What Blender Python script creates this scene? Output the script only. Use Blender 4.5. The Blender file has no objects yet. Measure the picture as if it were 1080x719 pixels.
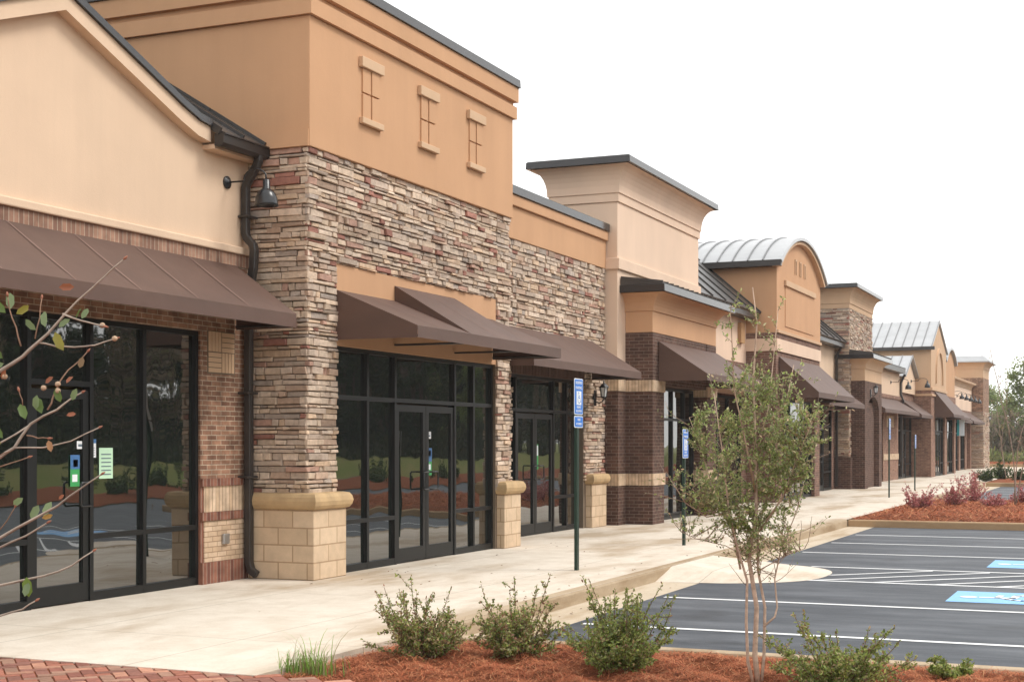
import bpy, bmesh, math, random
import numpy as np
from mathutils import Vector, Matrix
R = math.radians
PI = math.pi
scene = bpy.context.scene
COL = scene.collection

# ------------------------------------------------------------------ camera
CAM_H = 1.62
TH = math.atan(660 / 1539.0)
cd = bpy.data.cameras.new('camera'); cam = bpy.data.objects.new('camera', cd); COL.objects.link(cam)
cd.sensor_width = 36.0; cd.sensor_fit = 'HORIZONTAL'; cd.lens = 1539 / 1080 * 36
cd.shift_y = 107.5 / 1080
cd.clip_start = 0.05; cd.clip_end = 3000
cam.location = (0, 0, CAM_H); cam.rotation_euler = (PI / 2, 0, TH)
scene.camera = cam
FWD = Vector((-math.sin(TH), math.cos(TH), 0)); RGT = Vector((math.cos(TH), math.sin(TH), 0))

# ------------------------------------------------------------------ light
world = bpy.data.worlds.new('World'); scene.world = world; world.use_nodes = True
wt = world.node_tree
bg = wt.nodes['Background']
sky = wt.nodes.new('ShaderNodeTexSky'); sky.sky_type = 'NISHITA'; sky.sun_disc = False
SUN_EL, SUN_AZ = 52.0, 70.0          # azimuth clockwise from +Y
sky.sun_elevation = R(SUN_EL); sky.sun_rotation = R(SUN_AZ)
wmix = wt.nodes.new('ShaderNodeMix'); wmix.data_type = 'RGBA'
wmix.inputs[0].default_value = 0.66
hs = wt.nodes.new('ShaderNodeHueSaturation'); hs.inputs['Saturation'].default_value = 0.22
wt.links.new(sky.outputs[0], hs.inputs['Color']); wt.links.new(hs.outputs[0], wmix.inputs[6])
wmix.inputs[7].default_value = (13.0, 12.9, 12.7, 1)
wt.links.new(wmix.outputs[2], bg.inputs[0])
bg.inputs[1].default_value = 0.11
sl = bpy.data.lights.new('sun', 'SUN'); so = bpy.data.objects.new('sun', sl); COL.objects.link(so)
sl.energy = 1.5; sl.angle = R(20); sl.color = (1.0, 0.96, 0.90)
sdir = Vector((math.sin(R(SUN_AZ)) * math.cos(R(SUN_EL)), math.cos(R(SUN_AZ)) * math.cos(R(SUN_EL)), math.sin(R(SUN_EL))))
so.rotation_euler = sdir.to_track_quat('Z', 'Y').to_euler(); so.location = (0, 0, 30)
scene.view_settings.view_transform = 'Standard'; scene.view_settings.look = 'None'
scene.view_settings.gamma = 1; scene.view_settings.exposure = 0.56; scene.view_settings.use_curve_mapping = False
scene.render.engine = 'CYCLES'
scene.cycles.use_denoising = True
scene.cycles.max_bounces = 6; scene.cycles.diffuse_bounces = 3; scene.cycles.glossy_bounces = 3; scene.cycles.transmission_bounces = 3
scene.cycles.caustics_reflective = False; scene.cycles.caustics_refractive = False

# ------------------------------------------------------------------ materials
MATS = {}
class NT:
    def __init__(s, name):
        s.m = bpy.data.materials.new(name); s.m.use_nodes = True
        s.t = s.m.node_tree; s.b = s.t.nodes['Principled BSDF']; s.out = s.t.nodes['Material Output']
        MATS[name] = s.m
    def n(s, typ, **kw):
        nd = s.t.nodes.new(typ)
        for k, v in kw.items():
            if k[0] == 'i' and k[1:].isdigit(): nd.inputs[int(k[1:])].default_value = v
            else: setattr(nd, k, v)
        return nd
    def l(s, a, b): s.t.links.new(a, b)
    def coord(s, kind='Object', scale=(1, 1, 1)):
        tc = s.n('ShaderNodeTexCoord'); mp = s.n('ShaderNodeMapping'); mp.inputs[3].default_value = scale
        s.l(tc.outputs[kind], mp.inputs[0]); return mp.outputs[0]
    def noise(s, vec, scale, detail=4, rough=0.55):
        nd = s.n('ShaderNodeTexNoise'); nd.inputs['Scale'].default_value = scale
        nd.inputs['Detail'].default_value = detail; nd.inputs['Roughness'].default_value = rough
        s.l(vec, nd.inputs['Vector']); return nd.outputs['Fac']
    def rng(s, v, a, b, c, d):
        nd = s.n('ShaderNodeMapRange'); 
        for i, x in enumerate((a, b, c, d)): nd.inputs[i + 1].default_value = x
        s.l(v, nd.inputs[0]); return nd.outputs[0]
    def math(s, op, a, b):
        nd = s.n('ShaderNodeMath', operation=op)
        for i, x in enumerate((a, b)):
            if isinstance(x, (int, float)): nd.inputs[i].default_value = x
            else: s.l(x, nd.inputs[i])
        return nd.outputs[0]
    def mix(s, f, a, b, typ='MIX'):
        nd = s.n('ShaderNodeMix', data_type='RGBA', blend_type=typ)
        for i, x in ((0, f), (6, a), (7, b)):
            if isinstance(x, (int, float)): nd.inputs[i].default_value = x
            elif isinstance(x, tuple): nd.inputs[i].default_value = x if len(x) == 4 else (*x, 1)
            else: s.l(x, nd.inputs[i])
        return nd.outputs[2]
    def scale(s, c, v):      # colour times a value
        g = s.n('ShaderNodeCombineColor')
        for i in range(3): s.l(v, g.inputs[i])
        return s.mix(1.0, c, g.outputs[0], 'MULTIPLY')
    def base(s, c):
        if isinstance(c, tuple): s.b.inputs['Base Color'].default_value = (*c, 1)
        else: s.l(c, s.b.inputs['Base Color'])
    def set(s, rough=None, spec=None, metal=None, ior=None):
        if rough is not None: s.b.inputs['Roughness'].default_value = rough
        if spec is not None: s.b.inputs['Specular IOR Level'].default_value = spec
        if metal is not None: s.b.inputs['Metallic'].default_value = metal
        if ior is not None: s.b.inputs['IOR'].default_value = ior
    def bump(s, h, strength, dist=0.01):
        nd = s.n('ShaderNodeBump'); nd.inputs['Strength'].default_value = strength; nd.inputs['Distance'].default_value = dist
        s.l(h, nd.inputs['Height']); s.l(nd.outputs[0], s.b.inputs['Normal'])

def m_stucco(name, col, streak=0.06):
    k = NT(name); v = k.coord()
    big = k.rng(k.noise(v, 0.7, 3), .25, .75, 1 - .07, 1 + .06)
    st = k.rng(k.noise(k.coord(scale=(2.2, 2.2, .16)), 1.0, 5, .65), .3, .75, 1 + .02, 1 - streak)
    fine = k.noise(v, 90, 2)
    c = k.scale(col, k.math('MULTIPLY', big, st))
    k.base(c); k.set(.9, .25); k.bump(k.math('ADD', fine, k.math('MULTIPLY', k.noise(v, 9, 3), 1.5)), .22, .006)
def m_brick(name, c1, c2, mortar, bw=.203, rh=.0677, ms=.010, bump=.6, noise=.35, bias=0.0):
    k = NT(name); uv = k.coord('UV')
    b = k.n('ShaderNodeTexBrick'); k.l(uv, b.inputs[0])
    b.inputs['Color1'].default_value = (*c1, 1); b.inputs['Color2'].default_value = (*c2, 1); b.inputs['Mortar'].default_value = (*mortar, 1)
    b.inputs['Scale'].default_value = 1; b.inputs['Mortar Size'].default_value = ms * .5; b.inputs['Mortar Smooth'].default_value = .2
    b.inputs['Bias'].default_value = bias
    b.inputs['Brick Width'].default_value = bw; b.inputs['Row Height'].default_value = rh
    v = k.coord()
    nz = k.rng(k.noise(v, 5.5, 4, .6), .25, .75, 1 - noise, 1 + noise)
    k.base(k.scale(b.outputs[0], nz)); k.set(.88, .25)
    h = k.math('ADD', k.math('MULTIPLY', b.outputs[1], -1.0), k.math('MULTIPLY', k.noise(v, 60, 2), .25))
    k.bump(h, bump, .008)
def m_plain(name, col, rough=.6, spec=.5, metal=0, amt=.12, sc=3.0, bump=0, bsc=60):
    k = NT(name); v = k.coord()
    k.base(k.scale(col, k.rng(k.noise(v, sc, 4), .25, .75, 1 - amt, 1 + amt))); k.set(rough, spec, metal)
    if bump: k.bump(k.noise(v, bsc, 3), bump, .005)
def m_attr(name, rough=.8, spec=.3, nsc=12, amt=.25, bump=.3, bsc=30, transl=0, dist=.01):
    k = NT(name); v = k.coord()
    a = k.n('ShaderNodeAttribute', attribute_name='Col')
    c = k.scale(a.outputs[0], k.rng(k.noise(v, nsc, 4), .25, .75, 1 - amt, 1 + amt)) if amt else a.outputs[0]
    k.base(c); k.set(rough, spec)
    if bump: k.bump(k.noise(v, bsc, 4), bump, dist)
    if transl:
        tr = k.n('ShaderNodeBsdfTranslucent'); k.l(c, tr.inputs[0])
        ms = k.n('ShaderNodeMixShader'); ms.inputs[0].default_value = transl
        k.l(k.b.outputs[0], ms.inputs[1]); k.l(tr.outputs[0], ms.inputs[2]); k.l(ms.outputs[0], k.out.inputs[0])

ORANGE = (.56, .325, .185); CREAM = (.69, .51, .365); TAN = (.58, .39, .25)
m_stucco('stucco_cream', CREAM); m_stucco('stucco_orange', ORANGE); m_stucco('stucco_tan', TAN)
m_stucco('stucco_pink', (.74, .55, .415)); m_stucco('stucco_lintel', (.60, .41, .265))
m_brick('brick_red', (.33, .18, .115), (.17, .088, .058), (.42, .34, .255), bw=.185, rh=.057, noise=.5)
m_brick('brick_brown', (.125, .066, .048), (.07, .037, .029), (.22, .17, .135))
m_brick('brick_tan', (.60, .45, .32), (.48, .34, .225), (.30, .20, .125), bw=.185, rh=.06, noise=.22)
m_brick('brick_mixed', (.38, .22, .15), (.22, .12, .085), (.42, .34, .26), bias=.1)
m_brick('brick_umber', (.23, .125, .092), (.14, .075, .056), (.30, .235, .185))
m_brick('brick_far', (.30, .17, .12), (.20, .105, .075), (.34, .25, .19))
for nm, a, b, c in (('red', (.27, .115, .075), (.135, .055, .04), (.30, .24, .19)), ('brown', (.125, .066, .048), (.07, .037, .029), (.20, .16, .13)), ('tan', (.62, .47, .335), (.52, .375, .25), (.24, .16, .10)), ('mixed', (.38, .22, .15), (.22, .12, .085), (.42, .34, .26))):
    m_brick('soldier_' + nm, a, b, c, bw=7.3)
m_brick('block', (.62, .47, .325), (.55, .405, .27), (.40, .275, .17), bw=.40, rh=.205, ms=.018, noise=.14, bump=.5)
m_plain('bullnose', (.47, .325, .175), .8, .3, amt=.2, sc=5, bump=.25)
m_plain('mortar_dark', (.17, .13, .095), .95, .1)
m_attr('stone', .85, .25, 16, .22, .55, 38, dist=.012)
m_attr('paver', .85, .25, 20, .25, .4, 60)
m_plain('coping', (.028, .027, .028), .16, .5, amt=.12)
m_plain('dark_metal', (.035, .031, .029), .35, .5, amt=.15)
m_plain('lamp_metal', (.018, .019, .021), .25, .5, amt=.1)
m_plain('white_enamel', (.7, .7, .68), .4, .5, amt=.04)
m_plain('roof_dark', (.05, .045, .042), .38, .5, amt=.15)
m_plain('roof_light', (.42, .43, .44), .35, .5, metal=.35, amt=.1, sc=1.5)
m_plain('roof_seam', (.20, .205, .21), .4, .5, metal=.3, amt=.1)
m_plain('frame', (.007, .008, .008), .42, .35, amt=.15)
m_plain('green_metal', (.010, .035, .022), .4, .5, amt=.15)
m_plain('alum', (.45, .45, .45), .35, .5, metal=.8, amt=.1)
m_plain('sign_blue', (.01, .17, .62), .35, .5, amt=.05)
m_plain('sign_white', (.80, .82, .84), .4, .4, amt=.03)
m_plain('paper_white', (.78, .80, .82), .7, .2, amt=.05); m_plain('paper_green', (.50, .72, .52), .7, .2, amt=.05)
m_plain('sticker_blue', (.06, .16, .35), .4, .4, amt=.1); m_plain('sticker_green', (.05, .33, .10), .4, .4, amt=.1)
m_plain('ink', (.12, .16, .2), .7, .2)
m_plain('banner', (.75, .80, .84), .7, .2, amt=.05); m_plain('banner_teal', (.05, .38, .42), .7, .2)
m_plain('wood_vent', (.42, .25, .13), .8, .2)

def m_awning():
    k = NT('awning'); v = k.coord()
    w = k.rng(k.noise(k.coord(scale=(1.2, 1.2, 3)), 1.3, 4), .3, .7, .9, 1.1)
    k.base(k.scale((.090, .0465, .032), w)); k.set(.6, .5); k.b.inputs['Sheen Weight'].default_value = .03; k.b.inputs['Sheen Tint'].default_value = (.9, .75, .68, 1); k.bump(k.math('ADD', k.noise(v, 3.5, 2), k.math('MULTIPLY', k.noise(v, 150, 2), .15)), .25, .02)
m_awning()
m_plain('awning_seam', (.25, .16, .13), .8, .2)

def m_glass():
    k = NT('glass'); v = k.coord(scale=(1, 1, .55))
    k.base((.007, .010, .009)); k.set(.015, .5, ior=2.6)
    k.bump(k.noise(v, 1.7, 1, .4), .12, .05)
m_glass()

def m_concrete(name, col, dark, joints=None, streak=(.9, .16, 1)):
    k = NT(name); v = k.coord()
    s1 = k.rng(k.noise(k.coord(scale=streak), 1.0, 6, .62), .47, .63, 0, 1.0)
    s2 = k.rng(k.noise(v, 2.3, 6, .7), .40, .72, 0, .5)
    f = k.math('MAXIMUM', s1, s2)
    c = k.mix(f, col, dark)
    c = k.scale(c, k.rng(k.noise(v, 45, 3), .2, .8, .92, 1.08))
    if joints:
        b = k.n('ShaderNodeTexBrick'); k.l(k.coord(), b.inputs[0]); b.offset = 0
        b.inputs['Scale'].default_value = 1; b.inputs['Brick Width'].default_value = joints[0]; b.inputs['Row Height'].default_value = joints[1]
        b.inputs['Mortar Size'].default_value = .007; b.inputs['Mortar Smooth'].default_value = .2
        c = k.mix(k.math('MULTIPLY', b.outputs[1], .55), c, (.20, .16, .11))
    k.base(c); k.set(.85, .3); k.bump(k.noise(v, 70, 3), .2, .004)
m_concrete('concrete', (.66, .59, .50), (.42, .33, .235), (1.7, 3.4), streak=(.75, .28, 1))
m_concrete('gutter', (.52, .44, .335), (.38, .29, .19), streak=(2, .4, 2))
m_concrete('kerb', (.43, .335, .23), (.29, .205, .12), streak=(2, .4, 2))
m_concrete('kerb_tan', (.42, .285, .165), (.29, .18, .095), streak=(.4, 2, 2))

def m_asphalt():
    k = NT('asphalt'); v = k.coord()
    st = k.rng(k.noise(k.coord(scale=(.55, 1.9, 1)), 1.0, 8, .68), .42, .68, 0, 1)
    st2 = k.rng(k.noise(k.coord(scale=(1.3, 5, 1)), 1.0, 6, .65), .45, .72, 0, .6)
    c = k.mix(k.math('MAXIMUM', st, st2), (.027, .034, .044), (.095, .105, .12))
    c = k.scale(c, k.rng(k.noise(v, .9, 4, .5), .62, .72, 1, .6))
    c = k.scale(c, k.rng(k.noise(v, 130, 2), .25, .75, .75, 1.25))
    k.base(c); k.set(.62, .4); k.bump(k.noise(v, 160, 2), .5, .004)
m_asphalt()
def m_paint(name, col, worn=.3):
    k = NT(name); v = k.coord()
    f = k.rng(k.noise(v, 14, 5, .7), .55, .8, 0, worn)
    k.base(k.mix(f, col, (.10, .105, .11))); k.set(.6, .4); k.bump(k.noise(v, 150, 2), .3, .003)
m_paint('paint_white', (.72, .73, .73)); m_paint('paint_blue', (.20, .44, .76), .35)
def m_mulch():
    k = NT('mulch'); v = k.coord()
    c = k.mix(k.rng(k.noise(v, 18, 5, .7), .3, .7, 0, 1), (.13, .04, .02), (.33, .115, .055))
    k.base(c); k.set(.95, .1); k.bump(k.noise(v, 40, 5, .7), 1.0, .03)
m_mulch()
def m_lawn():
    k = NT('lawn'); v = k.coord()
    c = k.mix(k.rng(k.noise(v, .25, 5, .6), .35, .65, 0, 1), (.15, .18, .05), (.22, .20, .08))
    k.base(c); k.set(.95, .1)
m_lawn()
m_attr('straw', .9, .15, 1, 0, 0)
m_attr('leaf', .45, .5, 1, 0, 0, transl=.42)
m_attr('bark', .9, .2, 25, .3, .5, 40)

# ------------------------------------------------------------------ mesh builder
class MB:
    def __init__(s): s.v = []; s.f = []; s.mi = []; s.col = []; s.m = 0; s.c = None
    def face(s, idx, col=None): s.f.append(tuple(idx)); s.mi.append(s.m); s.col.append(col or s.c or (.5, .5, .5))
    def add(s, pts):
        n = len(s.v); s.v.extend([tuple(p) for p in pts]); return n
    def quad(s, a, b, c, d): n = s.add((a, b, c, d)); s.face((n, n + 1, n + 2, n + 3)); return s
    def poly(s, pts): n = s.add(pts); s.face(range(n, n + len(pts))); return s
    def box(s, x0, x1, y0, y1, z0, z1):
        n = s.add([(x, y, z) for z in (z0, z1) for x, y in ((x0, y0), (x1, y0), (x1, y1), (x0, y1))])
        for q in ((3, 2, 1, 0), (4, 5, 6, 7), (0, 1, 5, 4), (1, 2, 6, 5), (2, 3, 7, 6), (3, 0, 4, 7)): s.face([n + i for i in q])
        return s
    def prism(s, prof, a, b, axis):     # prof 2-D points, extruded from a to b along axis
        def P(p, t): return (t, p[0], p[1]) if axis == 'x' else ((p[0], t, p[1]) if axis == 'y' else (p[0], p[1], t))
        n = s.add([P(p, a) for p in prof]); m = s.add([P(p, b) for p in prof]); k = len(prof)
        s.face([n + i for i in range(k)]); s.face([m + i for i in reversed(range(k))])
        for i in range(k): s.face((n + i, m + i, m + (i + 1) % k, n + (i + 1) % k))
        return s
    def loft(s, rings, closed=True, caps=True):
        k = len(rings[0]); st = [s.add(r) for r in rings]
        for a, b in zip(st, st[1:]):
            for i in range(k if closed else k - 1): s.face((a + i, a + (i + 1) % k, b + (i + 1) % k, b + i))
        if caps: s.face([st[0] + i for i in reversed(range(k))]); s.face([st[-1] + i for i in range(k)])
        return s
    def rect_cornice(s, x0, x1, y0, y1, prof):   # prof (offset, z) upward; loop of rectangles
        return s.loft([[(x0 - e, y0 - e, z), (x1 + e, y0 - e, z), (x1 + e, y1 + e, z), (x0 - e, y1 + e, z)] for e, z in prof])
    def tube(s, pts, rad, sides=8, caps=True, square=False):
        pts = [Vector(p) for p in pts]
        if not isinstance(rad, (list, tuple)): rad = [rad] * len(pts)
        rings = []; ref = None
        for i, p in enumerate(pts):
            d = (pts[min(i + 1, len(pts) - 1)] - pts[max(i - 1, 0)])
            d = d.normalized() if d.length > 1e-9 else Vector((0, 0, 1))
            if ref is None: ref = d.cross(Vector((0.03, 0.02, 1)) if abs(d.z) < .95 else Vector((1, 0, 0))).normalized()
            u = (ref - d * ref.dot(d)).normalized(); ref = u; w = d.cross(u)
            off = PI / 4 if square else 0
            rings.append([p + (u * math.cos(2 * PI * j / sides + off) + w * math.sin(2 * PI * j / sides + off)) * rad[i] for j in range(sides)])
        return s.loft(rings, caps=caps)
    def lathe(s, c, prof, sides=20):     # prof (r, z)
        rings = [[(c[0] + r * math.cos(2 * PI * j / sides), c[1] + r * math.sin(2 * PI * j / sides), c[2] + z) for j in range(sides)] for r, z in prof]
        return s.loft(rings, caps=True)
    def build(s, name, mat, parent=None, off=None, bevel=0, smooth=False, swap=False, mats=None, autosm=None, col=False, solid=0):
        off = Vector(off) if off is not None else (parent_base(parent) if parent else Vector((0, 0, 0)))
        me = bpy.data.meshes.new(name)
        me.from_pydata([(x - off.x, y - off.y, z - off.z) for x, y, z in s.v], [], s.f)
        for mm in (mats or [mat]): me.materials.append(MATS[mm])
        if mats: me.polygons.foreach_set('material_index', s.mi)
        uvl = me.uv_layers.new(name='UVMap')
        V = np.array(s.v); uv = np.zeros((len(me.loops), 2), np.float32)
        for p in me.polygons:
            nx, ny, nz = (abs(t) for t in p.normal)
            for li in p.loop_indices:
                x, y, z = V[me.loops[li].vertex_index]
                if nz >= nx and nz >= ny: q = (x, y)
                elif nx >= ny: q = (y, z)
                else: q = (x, z)
                uv[li] = (q[1], q[0]) if swap else q
        uvl.data.foreach_set('uv', uv.ravel())
        if col:
            a = me.color_attributes.new('Col', 'FLOAT_COLOR', 'CORNER')
            arr = np.ones((len(me.loops), 4), np.float32)
            for p in me.polygons: arr[p.loop_start:p.loop_start + p.loop_total, :3] = s.col[p.index]
            a.data.foreach_set('color', arr.ravel())
        if smooth: me.polygons.foreach_set('use_smooth', [True] * len(me.polygons))
        me.update()
        o = bpy.data.objects.new(name, me); COL.objects.link(o)
        if parent: o.parent = parent
        else: o.location = off
        if bevel:
            b = o.modifiers.new('bevel', 'BEVEL'); b.width = bevel; b.segments = 2; b.limit_method = 'ANGLE'; b.angle_limit = R(40)
        if solid:
            q = o.modifiers.new('solid', 'SOLIDIFY'); q.thickness = solid; q.offset = 0
        return o
def parent_base(o):
    p = Vector((0, 0, 0))
    while o is not None: p += Vector(o.location); o = o.parent
    return p
def tag(o, label=None, cat=None, group=None, kind=None):
    if label: o['label'] = label
    if cat: o['category'] = cat
    if group: o['group'] = group
    if kind: o['kind'] = kind
    return o
def thing(name, loc, label, cat, group=None):
    o = bpy.data.objects.new(name, None); COL.objects.link(o); o.location = loc; o.empty_display_size = .2
    return tag(o, label, cat, group)
def struct(name, mb, mat, **kw): return tag(mb.build(name, mat, **kw), kind='structure')
def copy_tree(o, parent=None):
    c = o.copy(); COL.objects.link(c)
    if parent: c.parent = parent
    for ch in [x for x in bpy.data.objects if x.parent is o]: copy_tree(ch, c)
    return c
def mesh_np(name, V, F, mat, C=None, parent=None, loc=None, smooth=False):
    """V (n,3), F (m,k) indices, C (m,3) one colour per face"""
    me = bpy.data.meshes.new(name); n, k = F.shape
    me.vertices.add(len(V)); me.vertices.foreach_set('co', np.asarray(V, np.float32).ravel())
    me.loops.add(n * k); me.loops.foreach_set('vertex_index', F.astype(np.int32).ravel())
    me.polygons.add(n); me.polygons.foreach_set('loop_start', np.arange(0, n * k, k, dtype=np.int32))
    try: me.polygons.foreach_set('loop_total', np.full(n, k, np.int32))
    except Exception: pass
    if C is not None:
        a = me.color_attributes.new('Col', 'FLOAT_COLOR', 'CORNER')
        arr = np.ones((n, k, 4), np.float32); arr[:, :, :3] = np.asarray(C)[:, None, :]
        a.data.foreach_set('color', arr.ravel())
    if smooth: me.polygons.foreach_set('use_smooth', [True] * n)
    me.materials.append(MATS[mat]); me.update(calc_edges=True); me.validate()
    o = bpy.data.objects.new(name, me); COL.objects.link(o)
    if parent: o.parent = parent
    if loc is not None: o.location = loc
    return o
# ------------------------------------------------------------------ building helpers
STONE_COLS = [((.52, .40, .30), 8), ((.46, .36, .285), 7), ((.58, .46, .36), 6), ((.41, .29, .215), 4), ((.53, .385, .27), 3),
              ((.31, .145, .11), 1.5), ((.41, .25, .19), 2.2), ((.38, .31, .26), 2)]
def stone_rows(rng, z0, z1):
    z = z0; out = []
    while z < z1 - .03:
        h = rng.choice([.042, .052, .06, .07, .09, .065])
        if z + h > z1 - .035: h = z1 - z
        out.append((z, z + h)); z += h
    return out
def stones(mb, rng, axis, pos, a0, a1, z0, z1, rows, big=1.0, ext0=0, ext1=0):
    cols = [c for c, _ in STONE_COLS]; wts = [w for _, w in STONE_COLS]
    for ra, rb in rows:
        lo, hi = max(ra, z0), min(rb, z1)
        if hi - lo < .012: continue
        d0 = rng.uniform(.0, .05); a = a0 - ext0 * (.3 + d0 * 14); end = a1 + ext1 * rng.uniform(.3, 1)
        tone_r = rng.uniform(.9, 1.1)
        while a < end - .01:
            w = rng.choice([.10, .14, .17, .22, .27, .34, .44]) * big * rng.uniform(.8, 1.2)
            if a + w > end - .08: w = end - a
            c = rng.choices(cols, wts)[0]; t = rng.uniform(.84, 1.17) * tone_r
            mb.c = tuple(min(.9, q * t) for q in c)
            dep = rng.uniform(.012, .055)
            ins = .006; zj = lambda: rng.uniform(-.007, .007)
            g = .005
            back = [(a + g, lo + g), (a + w - g, lo + g), (a + w - g, hi - g), (a + g, hi - g)]
            back = [(p + zj(), q + zj()) for p, q in back]
            fr = [(back[0][0] + ins, back[0][1] + ins), (back[1][0] - ins, back[1][1] + ins), (back[2][0] - ins, back[2][1] - ins), (back[3][0] + ins, back[3][1] - ins)]
            def P(p, d):
                return (pos + d, p[0], p[1]) if axis == 'x' else (p[0], pos - d, p[1])
            bd = [P(p, -.01) for p in back]; md = [P(p, dep - .008) for p in back]; ff = [P(p, dep + rng.uniform(-.006, .006)) for p in fr]
            n = mb.add(bd + md + ff)
            s = (0, 1, 2, 3) if axis == 'x' else (0, 1, 2, 3)
            for r0 in (0, 4):
                for i in range(4):
                    j = (i + 1) % 4; mb.face((n + r0 + i, n + r0 + j, n + r0 + 4 + j, n + r0 + 4 + i))
            mb.face((n + 8, n + 9, n + 10, n + 11))
            a += w

prng = random.Random(5)
def pane(parent, X, y0, y1, z0, z1):
    j = lambda s: prng.uniform(-s, s)
    t1, t2 = j(.0022), j(.0018); m = MB()
    fr = [(X - t1 - t2, y0, z0), (X + t1 - t2, y1, z0), (X + t1 + t2, y1, z1), (X - t1 + t2, y0, z1)]
    bk = [(x - .02, y, z) for x, y, z in fr]
    n = m.add(fr + bk)
    m.face((n, n + 1, n + 2, n + 3)); m.face((n + 7, n + 6, n + 5, n + 4))
    for i in range(4): m.face((n + i, n + 4 + i, n + 4 + (i + 1) % 4, n + (i + 1) % 4))
    return m.build('pane', 'glass', parent)
def storefront(root, X, y0, y1, z1, mull=(), horiz=(.63, 2.19), doors=(), dhoriz=None, fw=.055, dep=.10, bottom=.09):
    """aluminium storefront: window (> pane) and doors (> pane, handle); doors = (ya, yb, ztop, leaves)"""
    m = MB(); xs = (X - dep, X)
    vert = [y0 + fw / 2] + [y for y in mull] + [y1 - fw / 2]
    for y in vert: m.box(X - dep, X + .002, y - fw / 2, y + fw / 2, 0, z1)
    dr = [(a, b, t) for a, b, t, _ in doors]
    for ca, cb in zip(vert, vert[1:]):
        a, b = ca + fw / 2, cb - fw / 2
        inside = next((t for (da, db, t) in dr if da - .03 < (a + b) / 2 < db + .03), None)
        hs = list(horiz) if inside is None else [z for z in (dhoriz or horiz) if z > inside - .03]
        if inside is None: m.box(X - dep, X, a, b, 0, bottom)
        m.box(X - dep, X, a, b, z1 - fw, z1)
        for z in hs: m.box(X - dep, X, a, b, z - fw / 2, z + fw / 2)
    w = m.build('window', 'frame', root)
    for ca, cb in zip(vert, vert[1:]):
        a, b = ca + fw / 2, cb - fw / 2
        inside = next((t for (da, db, t) in dr if da - .03 < (a + b) / 2 < db + .03), None)
        hs = list(horiz) if inside is None else [z for z in (dhoriz or horiz) if z > inside - .03]
        zs = ([bottom - fw / 2] if inside is None else []) + hs + [z1 - fw / 2]
        for za, zb in zip(zs, zs[1:]): pane(w, X - .045, a - .01, b + .01, za + fw / 2 - .01, zb - fw / 2 + .01)
    for da, db, t, leaves in doors:
        n = leaves; wd = (db - da) / n
        for k in range(n):
            a, b = da + k * wd + .006, da + (k + 1) * wd - .006
            st = .085; d = MB(); x0, x1 = X - .075, X - .012
            d.box(x0, x1, a, a + st, .015, t - .035); d.box(x0, x1, b - st, b, .015, t - .035)
            d.box(x0, x1, a + st, b - st, .015, .20); d.box(x0, x1, a + st, b - st, t - .125, t - .035)
            leaf = d.build('door', 'frame', root)
            pane(leaf, X - .035, a + st - .008, b - st + .008, .19, t - .115)
            h = MB(); sgn = 1 if (n == 1 or k == 1) else -1
            ys = (b - st * .5) if (n == 2 and k == 0) or n == 1 else (a + st * .5)
            if n == 1: sgn = -1
            yo = ys + sgn * .17
            h.tube([(X - .015, ys, .98), (X + .06, ys, .98), (X + .07, ys + sgn * .02, .98), (X + .07, yo - sgn * .02, .98), (X + .07, yo, 1.0), (X + .07, yo, 1.20),
                    (X + .07, yo - sgn * .02, 1.22), (X + .07, ys + sgn * .02, 1.22), (X + .06, ys, 1.22), (X - .015, ys, 1.22)], .012, 8)
            h.build('handle', 'lamp_metal', leaf, smooth=True)
    return w
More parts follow.
